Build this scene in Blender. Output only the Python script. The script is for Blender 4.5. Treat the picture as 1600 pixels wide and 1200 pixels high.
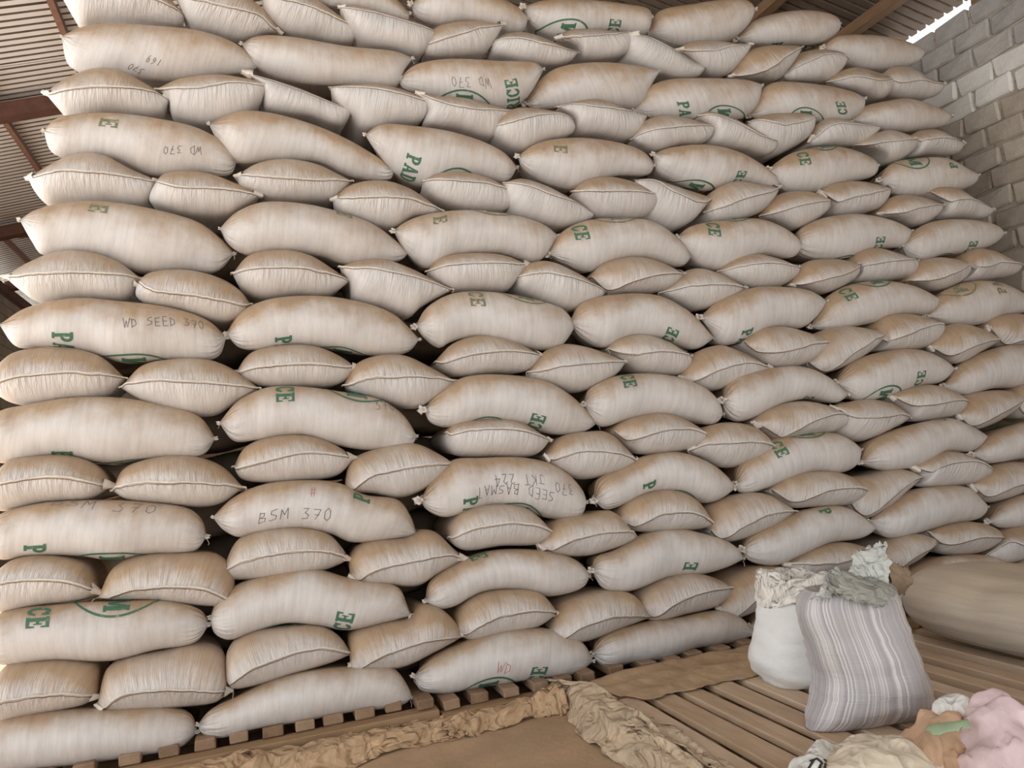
import bpy, math, random
import numpy as np
from mathutils import Matrix, Vector

for o in list(bpy.data.objects):
    bpy.data.objects.remove(o)
SC = bpy.context.scene
COL = SC.collection

# ---------------------------------------------------------------- camera
F = 1200.0                                   # focal length in pixels of the 1600 x 1200 frame
CAM = np.array([0.0, 0.0, 1.16])
def _axes():
    r = np.array([4175 - 800, 400 - 600, F]); r /= np.linalg.norm(r)      # along the stack
    b = np.array([382 - 800, 735 - 600, F]); b -= r * (b @ r); b /= np.linalg.norm(b)   # into the stack
    u = np.cross(r, b); u /= np.linalg.norm(u)
    if u[1] > 0: u = -u
    return np.array([r, b, u])
RW = _axes()
def ray(x, y):
    d = RW @ np.array([x - 800.0, y - 600.0, F]); return d / np.linalg.norm(d)
def hit(x, y, p0, n):
    d = ray(x, y); t = ((np.asarray(p0) - CAM) @ n) / (d @ n); return CAM + d * t
def on_z(x, y, z=0.0): return hit(x, y, (0, 0, z), np.array([0, 0, 1.0]))
def on_y(x, y, Y): return hit(x, y, (0, Y, 0), np.array([0, 1.0, 0]))
def on_x(x, y, X): return hit(x, y, (X, 0, 0), np.array([1.0, 0, 0]))
cam = bpy.data.cameras.new('camera'); co = bpy.data.objects.new('camera', cam); COL.objects.link(co)
m = Matrix.Identity(4)
cr, cu, cb = RW @ np.array([1, 0, 0.]), RW @ np.array([0, -1, 0.]), RW @ np.array([0, 0, -1.])
for i in range(3):
    m[i][0], m[i][1], m[i][2], m[i][3] = cr[i], cu[i], cb[i], CAM[i]
co.matrix_world = m
cam.sensor_width = 36.0; cam.lens = 36.0 * F / 1600.0; cam.clip_start = 0.05; cam.clip_end = 300
SC.camera = co

# ---------------------------------------------------------------- light
w = bpy.data.worlds.new('sky'); SC.world = w; w.use_nodes = True
bg = w.node_tree.nodes['Background']; bg.inputs[0].default_value = (0.93, 0.97, 1.0, 1); bg.inputs[1].default_value = 1.72
sun = bpy.data.lights.new('sun', 'SUN'); so = bpy.data.objects.new('sun', sun); COL.objects.link(so)
sun.energy = 10.5; sun.angle = math.radians(2); sun.color = (1.0, 0.97, 0.93)
so.rotation_euler = (math.radians(4), math.radians(-30), 0)
vs = SC.view_settings
vs.view_transform = 'Standard'; vs.look = 'None'; vs.gamma = 1.0; vs.use_curve_mapping = False
vs.exposure = 0.20
SC.cycles.max_bounces = 8; SC.cycles.diffuse_bounces = 5

# ---------------------------------------------------------------- helpers
rng = np.random.default_rng(7); random.seed(7)
_lat = np.random.default_rng(3).random((64, 64, 64)) * 2 - 1
def noise(p, s=1.0, seed=0.0):
    q = np.asarray(p, float) * s + seed * 7.31 + 100.0
    i = np.floor(q).astype(int); f = q - i; f = f * f * (3 - 2 * f)
    r = 0
    for a in (0, 1):
        for b in (0, 1):
            for c in (0, 1):
                wt = (f[..., 0] if a else 1 - f[..., 0]) * (f[..., 1] if b else 1 - f[..., 1]) * (f[..., 2] if c else 1 - f[..., 2])
                r = r + wt * _lat[(i[..., 0] + a) % 64, (i[..., 1] + b) % 64, (i[..., 2] + c) % 64]
    return r
def fbm(p, s=1.0, o=3, seed=0.0):
    r = 0; a = 1.0
    for k in range(o): r = r + a * noise(p, s * 2 ** k, seed + k * 1.7); a *= 0.5
    return r
def ridged(p, s=1.0, o=3, seed=0.0):
    r = 0; a = 1.0
    for k in range(o): r = r + a * (1 - 2 * np.abs(noise(p, s * 2 ** k, seed + k * 2.3))); a *= 0.5
    return r

def mesh_obj(name, verts, faces, mat=None, parent=None, loc=None, smooth=True, uv=None):
    me = bpy.data.meshes.new(name)
    v = np.asarray(verts, float)
    if loc is not None: v = v - np.asarray(loc)
    me.from_pydata(v.tolist(), [], [tuple(int(i) for i in f) for f in faces])
    if smooth: me.polygons.foreach_set('use_smooth', [True] * len(me.polygons))
    if uv is not None:
        l = me.uv_layers.new(name='UVMap')
        idx = np.zeros(len(me.loops), int); me.loops.foreach_get('vertex_index', idx)
        l.data.foreach_set('uv', np.asarray(uv, float)[idx].ravel())
    if mat: me.materials.append(mat)
    me.update()
    o = bpy.data.objects.new(name, me); COL.objects.link(o)
    if parent is not None:
        o.parent = parent
        if loc is not None: o.location = Vector(loc) - parent.location
    elif loc is not None: o.location = loc
    return o
def child_of(parent, name, verts, faces, mat, smooth=True, uv=None):
    """a part: vertices in world coordinates, kept local to the parent's origin"""
    return mesh_obj(name, np.asarray(verts) - np.array(parent.location), faces, mat, parent, None, smooth, uv)
def empty(name, loc):
    o = bpy.data.objects.new(name, None); COL.objects.link(o); o.location = loc; o.empty_display_size = 0.1
    return o
def tag(o, label=None, cat=None, group=None, kind=None):
    if label: o['label'] = label
    if cat: o['category'] = cat
    if group: o['group'] = group
    if kind: o['kind'] = kind
    return o
def grid_faces(nu, nv, closed_v=False, flip=False, base=0):
    out = []
    for i in range(nu - 1):
        for j in range(nv if closed_v else nv - 1):
            a, b = base + i * nv + j, base + i * nv + (j + 1) % nv
            q = (a, b, b + nv, a + nv)
            out.append(q[::-1] if flip else q)
    return out
def box(c, s, jit=0.0, r=None):
    c = np.asarray(c, float); s = np.asarray(s, float) / 2
    v = np.array([[x, y, z] for x in (-1, 1) for y in (-1, 1) for z in (-1, 1)], float) * s + c
    if jit: v = v + (r or rng).uniform(-jit, jit, v.shape)
    return v, [(0, 1, 3, 2), (4, 6, 7, 5), (0, 4, 5, 1), (2, 3, 7, 6), (0, 2, 6, 4), (1, 5, 7, 3)]
def bev_box(c, s, b=0.006, jit=0.0):
    """box with chamfered long edges: 24 corners"""
    c = np.asarray(c, float); h = np.asarray(s, float) / 2
    vs_, fs = [], []
    ids = {}
    for sx in (-1, 1):
        for sy in (-1, 1):
            for sz in (-1, 1):
                j = rng.uniform(-jit, jit, 3) if jit else 0
                for ax in range(3):
                    p = np.array([sx, sy, sz]) * (h - b); p[ax] = np.array([sx, sy, sz])[ax] * h[ax]
                    ids[(sx, sy, sz, ax)] = len(vs_); vs_.append(c + p + j)
    S = (-1, 1)
    for s_ in S:
        a = [ids[(s_, y, z, 0)] for y, z in ((-1, -1), (1, -1), (1, 1), (-1, 1))]; fs.append(a if s_ > 0 else a[::-1])
        a = [ids[(x, s_, z, 1)] for x, z in ((-1, -1), (-1, 1), (1, 1), (1, -1))]; fs.append(a if s_ > 0 else a[::-1])
        a = [ids[(x, y, s_, 2)] for x, y in ((-1, -1), (1, -1), (1, 1), (-1, 1))]; fs.append(a if s_ > 0 else a[::-1])
    for p in S:
        for q in S:
            fs.append([ids[(-1, p, q, 1)], ids[(1, p, q, 1)], ids[(1, p, q, 2)], ids[(-1, p, q, 2)]][::(1 if p * q < 0 else -1)])
            fs.append([ids[(p, -1, q, 0)], ids[(p, 1, q, 0)], ids[(p, 1, q, 2)], ids[(p, -1, q, 2)]][::(1 if p * q > 0 else -1)])
            fs.append([ids[(p, q, -1, 0)], ids[(p, q, 1, 0)], ids[(p, q, 1, 1)], ids[(p, q, -1, 1)]][::(1 if p * q < 0 else -1)])
            for r_ in S:
                t = [ids[(p, q, r_, k)] for k in range(3)]; fs.append(t if p * q * r_ > 0 else t[::-1])
    return np.array(vs_), fs
def tube(pts, r, n=5):
    pts = np.asarray(pts, float); k = len(pts)
    rr = np.broadcast_to(r, (k,))
    t = np.gradient(pts, axis=0); t /= np.linalg.norm(t, axis=1)[:, None] + 1e-9
    up = np.array([0.3, 0.9, 0.2]); vs_, fs = [], []
    for i in range(k):
        a = np.cross(t[i], up); a /= np.linalg.norm(a) + 1e-9; b = np.cross(t[i], a)
        for j in range(n):
            th = 2 * math.pi * j / n; vs_.append(pts[i] + rr[i] * (math.cos(th) * a + math.sin(th) * b))
    fs = grid_faces(k, n, True)
    fs.append(tuple(range(n))); fs.append(tuple(range((k - 1) * n, k * n))[::-1])
    return np.array(vs_), fs

# ---------------------------------------------------------------- materials
class NT:
    def __init__(s, name):
        s.m = bpy.data.materials.new(name); s.m.use_nodes = True; s.t = s.m.node_tree; s.N = s.t.nodes; s.L = s.t.links
        s.b = s.N['Principled BSDF']
    def n(s, ty, **kw):
        x = s.N.new(ty)
        for k, v in kw.items():
            if k.startswith('i_'): x.inputs[k[2:].replace('_', ' ')].default_value = v
            else: setattr(x, k, v)
        return x
    def l(s, a, b): s.L.new(a, b)
    def math(s, op, a, b=None, c=None):
        x = s.n('ShaderNodeMath', operation=op)
        for i, v in enumerate((a, b, c)):
            if v is None: continue
            if isinstance(v, (int, float)): x.inputs[i].default_value = v
            else: s.l(v, x.inputs[i])
        return x.outputs[0]
    def ramp(s, f, stops):
        r = s.n('ShaderNodeValToRGB'); e = r.color_ramp.elements
        while len(e) < len(stops): e.new(0.5)
        for k, (p, c) in enumerate(stops): e[k].position = p; e[k].color = (*c, 1)
        s.l(f, r.inputs[0]); return r.outputs[0]
    def mix(s, f, a, b, mode='MIX'):
        x = s.n('ShaderNodeMix', data_type='RGBA', blend_type=mode)
        for sock, v in ((x.inputs[0], f), (x.inputs[6], a), (x.inputs[7], b)):
            if isinstance(v, (int, float)): sock.default_value = v
            elif isinstance(v, tuple): sock.default_value = (*v, 1)
            else: s.l(v, sock)
        return x.outputs[2]
    def noise(s, vec, scale, detail=3.0, rough=0.55):
        x = s.n('ShaderNodeTexNoise'); x.inputs['Scale'].default_value = scale; x.inputs['Detail'].default_value = detail; x.inputs['Roughness'].default_value = rough
        if vec is not None: s.l(vec, x.inputs['Vector'])
        return x.outputs[0]
    def scale(s, vec, k):
        x = s.n('ShaderNodeVectorMath', operation='MULTIPLY'); s.l(vec, x.inputs[0]); x.inputs[1].default_value = k; return x.outputs[0]
    def bump(s, h, strength, dist, normal=None):
        x = s.n('ShaderNodeBump'); x.inputs['Strength'].default_value = strength; x.inputs['Distance'].default_value = dist
        s.l(h, x.inputs['Height'])
        if normal is not None: s.l(normal, x.inputs['Normal'])
        return x.outputs[0]
def smooth(t, f, a, b):
    x = t.n('ShaderNodeMapRange', interpolation_type='SMOOTHSTEP'); t.l(f, x.inputs[0])
    x.inputs[1].default_value = a; x.inputs[2].default_value = b; return x.outputs[0]

def sack_material(name, long):
    t = NT(name)
    uv = t.n('ShaderNodeUVMap', uv_map='UVMap').outputs[0]
    sx = t.n('ShaderNodeSeparateXYZ'); t.l(uv, sx.inputs[0]); U, V = sx.outputs[0], sx.outputs[1]
    geo = t.n('ShaderNodeTexCoord').outputs['Object']
    rnd = t.n('ShaderNodeObjectInfo').outputs['Random']
    # brownish store dust that settled on the upper side, in patches
    n1 = t.noise(geo, 5.0, 4.0, 0.6)
    top = smooth(t, t.math('ADD', V, t.math('MULTIPLY', t.math('SUBTRACT', n1, 0.5), 0.9)), -0.15, 0.80)
    dust = t.math('MULTIPLY', top, t.math('MULTIPLY_ADD', n1, 0.9, 0.42))
    dust = t.math('MULTIPLY', dust, t.math('MULTIPLY_ADD', rnd, 0.42, 0.80))
    dust = t.math('MINIMUM', t.math('ADD', dust, t.math('MULTIPLY', n1, 0.24)), 0.95)
    col = t.mix(dust, SACK_WHITE, SACK_DUST)
    # faint soil and scuffs
    n2 = smooth(t, t.noise(geo, 14.0, 5.0, 0.7), 0.56, 0.8)
    col = t.mix(t.math('MULTIPLY', n2, t.math('MULTIPLY_ADD', top, 0.55, 0.10)), col, (0.36, 0.27, 0.19))
    n5 = smooth(t, t.noise(geo, 3.5, 3.0, 0.6), 0.45, 0.75)
    col = t.mix(t.math('MULTIPLY', n5, 0.16), col, (0.50, 0.40, 0.31))
    # woven strips: tone varies along the sack
    st = t.noise(t.scale(uv, (38.0, 0.8, 1.0)), 1.0, 3.0, 0.7)
    col = t.mix(1.0, col, t.ramp(st, [(0.3, (0.86, 0.86, 0.87)), (0.7, (1.04, 1.04, 1.03))]), 'MULTIPLY')
    t.l(col, t.b.inputs['Base Color'])
    t.b.inputs['Roughness'].default_value = 0.43
    t.b.inputs['Specular IOR Level'].default_value = 0.45
    wv = t.n('ShaderNodeTexWave', wave_type='BANDS', bands_direction='X'); wv.inputs['Scale'].default_value = 1.0
    wv.inputs['Distortion'].default_value = 0.6
    t.l(t.scale(uv, (150.0 * 0.314, 2.0, 1.0)), wv.inputs['Vector'])
    nb = t.bump(wv.outputs[1], 0.22, 0.0016)
    if long:
        h = t.noise(t.scale(uv, (26.0, 1.1, 1.0)), 1.0, 2.0, 0.5)
        nb = t.bump(h, 0.35, 0.006, nb)
        sep = t.n('ShaderNodeAttribute', attribute_name='endw').outputs['Fac']
        pl = t.math('MULTIPLY', t.noise(t.scale(uv, (5.0, 6.5, 1.0)), 1.0, 2.0, 0.5), sep)
        nb = t.bump(pl, 0.8, 0.035, nb)
    else:
        wgt = t.math('POWER', t.math('SUBTRACT', 1.0, t.math('MINIMUM', t.math('ABSOLUTE', V), 1.0)), 1.6)
        h = t.math('MULTIPLY', t.noise(t.scale(uv, (62.0, 1.6, 1.0)), 1.0, 2.0, 0.55), wgt)
        nb = t.bump(h, 1.0, 0.016, nb)
    h = t.noise(geo, 9.0, 2.0, 0.5); nb = t.bump(h, 0.3, 0.012, nb)
    t.l(nb, t.b.inputs['Normal'])
    return t.m
SACK_WHITE = (0.77, 0.765, 0.765)
SACK_DUST = (0.47, 0.325, 0.200)
def plain(name, rgb, rough=0.6, var=0.15, scale=8.0, bump=0.0, bscale=40.0, bdist=0.004, spec=0.3, stretch=(1, 1, 1), metal=0.0):
    t = NT(name); g = t.n('ShaderNodeTexCoord').outputs['Object']; g2 = t.scale(g, stretch)
    n1 = t.noise(g2, scale, 5.0, 0.65); lo = tuple(c * (1 - var) for c in rgb); hi = tuple(min(1, c * (1 + var)) for c in rgb)
    t.l(t.ramp(n1, [(0.3, lo), (0.7, hi)]), t.b.inputs['Base Color'])
    t.b.inputs['Roughness'].default_value = rough; t.b.inputs['Specular IOR Level'].default_value = spec; t.b.inputs['Metallic'].default_value = metal
    if bump: t.l(t.bump(t.noise(g2, bscale, 4.0, 0.6), bump, bdist), t.b.inputs['Normal'])
    return t.m
def creased(name, rgb, rough=0.65, var=0.18, sc=16.0, strength=0.8, dist=0.02, spec=0.3):
    t = NT(name); g = t.n('ShaderNodeTexCoord').outputs['Object']
    wn = t.n('ShaderNodeTexNoise'); wn.inputs['Scale'].default_value = 5.0; t.l(g, wn.inputs['Vector'])
    ad = t.n('ShaderNodeVectorMath', operation='MULTIPLY_ADD'); t.l(wn.outputs[1], ad.inputs[0]); ad.inputs[1].default_value = (.22, .22, .22); t.l(g, ad.inputs[2])
    lo = tuple(c * (1 - var) for c in rgb); hi = tuple(min(1, c * (1 + var)) for c in rgb)
    t.l(t.ramp(t.noise(g, 5.0, 5.0, 0.65), [(0.3, lo), (0.7, hi)]), t.b.inputs['Base Color'])
    t.b.inputs['Roughness'].default_value = rough; t.b.inputs['Specular IOR Level'].default_value = spec
    nb = None
    for k, (f, d_) in enumerate(((sc, dist), (sc * 2.3, dist * 0.45))):
        vo = t.n('ShaderNodeTexVoronoi', feature='F1'); vo.inputs['Scale'].default_value = f; t.l(ad.outputs[0], vo.inputs['Vector'])
        nb = t.bump(vo.outputs[0], strength, d_, nb)
    t.l(nb, t.b.inputs['Normal']); return t.m
def tinted(name, stops, rough=0.8, scale=3.0, bump=0.5, bscale=30.0, bdist=0.01, stretch=(1, 1, 1), rndamt=1.0):
    """colour picked per object, plus grain"""
    t = NT(name); g = t.n('ShaderNodeTexCoord').outputs['Object']; g = t.scale(g, stretch)
    rnd = t.n('ShaderNodeObjectInfo').outputs['Random']
    n1 = t.noise(g, scale, 5.0, 0.65)
    f = t.math('ADD', t.math('MULTIPLY', rnd, rndamt * 0.7), t.math('MULTIPLY', t.math('SUBTRACT', n1, 0.5), 1.3))
    f = t.math('ADD', f, 0.15)
    t.l(t.ramp(f, stops), t.b.inputs['Base Color'])
    t.b.inputs['Roughness'].default_value = rough; t.b.inputs['Specular IOR Level'].default_value = 0.2
    t.l(t.bump(t.noise(g, bscale, 5.0, 0.65), bump, bdist), t.b.inputs['Normal'])
    return t.m
M_LONG = sack_material('woven_sack_side', True)
M_END = sack_material('woven_sack_end', False)
M_SEAM = plain('seam_fold', (0.80, 0.74, 0.66), 0.6, 0.12, 60)
M_STITCH = plain('seam_stitch', (0.17, 0.11, 0.075), 0.8, 0.2, 60)
M_TIE = plain('tied_end_fold', (0.78, 0.73, 0.66), 0.5, 0.15, 50)
M_THREAD = plain('thread', (0.72, 0.60, 0.44), 0.8, 0.15, 60)
def ink(name, rgb, wear):
    t = NT(name); g = t.n('ShaderNodeTexCoord').outputs['Object']
    n1 = t.noise(g, 45.0, 4.0, 0.7)
    t.l(t.mix(smooth(t, n1, 0.62 - wear, 0.80 - wear * 0.5), rgb, (0.55, 0.50, 0.42)), t.b.inputs['Base Color'])
    t.b.inputs['Roughness'].default_value = 0.55
    return t.m
M_GREEN = ink('green_print', (0.07, 0.185, 0.115), 0.04)
M_FADED = ink('faded_green_print', (0.20, 0.21, 0.12), 0.12)
M_PENCIL = ink('pencil', (0.17, 0.16, 0.16), 0.06)
M_REDPEN = ink('red_pen', (0.50, 0.22, 0.18), 0.08)
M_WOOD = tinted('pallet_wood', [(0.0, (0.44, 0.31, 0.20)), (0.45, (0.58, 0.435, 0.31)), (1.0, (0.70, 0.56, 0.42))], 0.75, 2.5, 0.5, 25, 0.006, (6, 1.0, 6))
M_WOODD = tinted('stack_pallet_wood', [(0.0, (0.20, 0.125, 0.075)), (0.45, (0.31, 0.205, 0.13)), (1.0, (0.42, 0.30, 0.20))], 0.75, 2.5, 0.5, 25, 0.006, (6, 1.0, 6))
M_WOODX = tinted('bearer_wood', [(0.0, (0.22, 0.13, 0.07)), (1.0, (0.42, 0.28, 0.16))], 0.75, 2.5, 0.5, 25, 0.006, (1.0, 6, 6))
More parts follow.
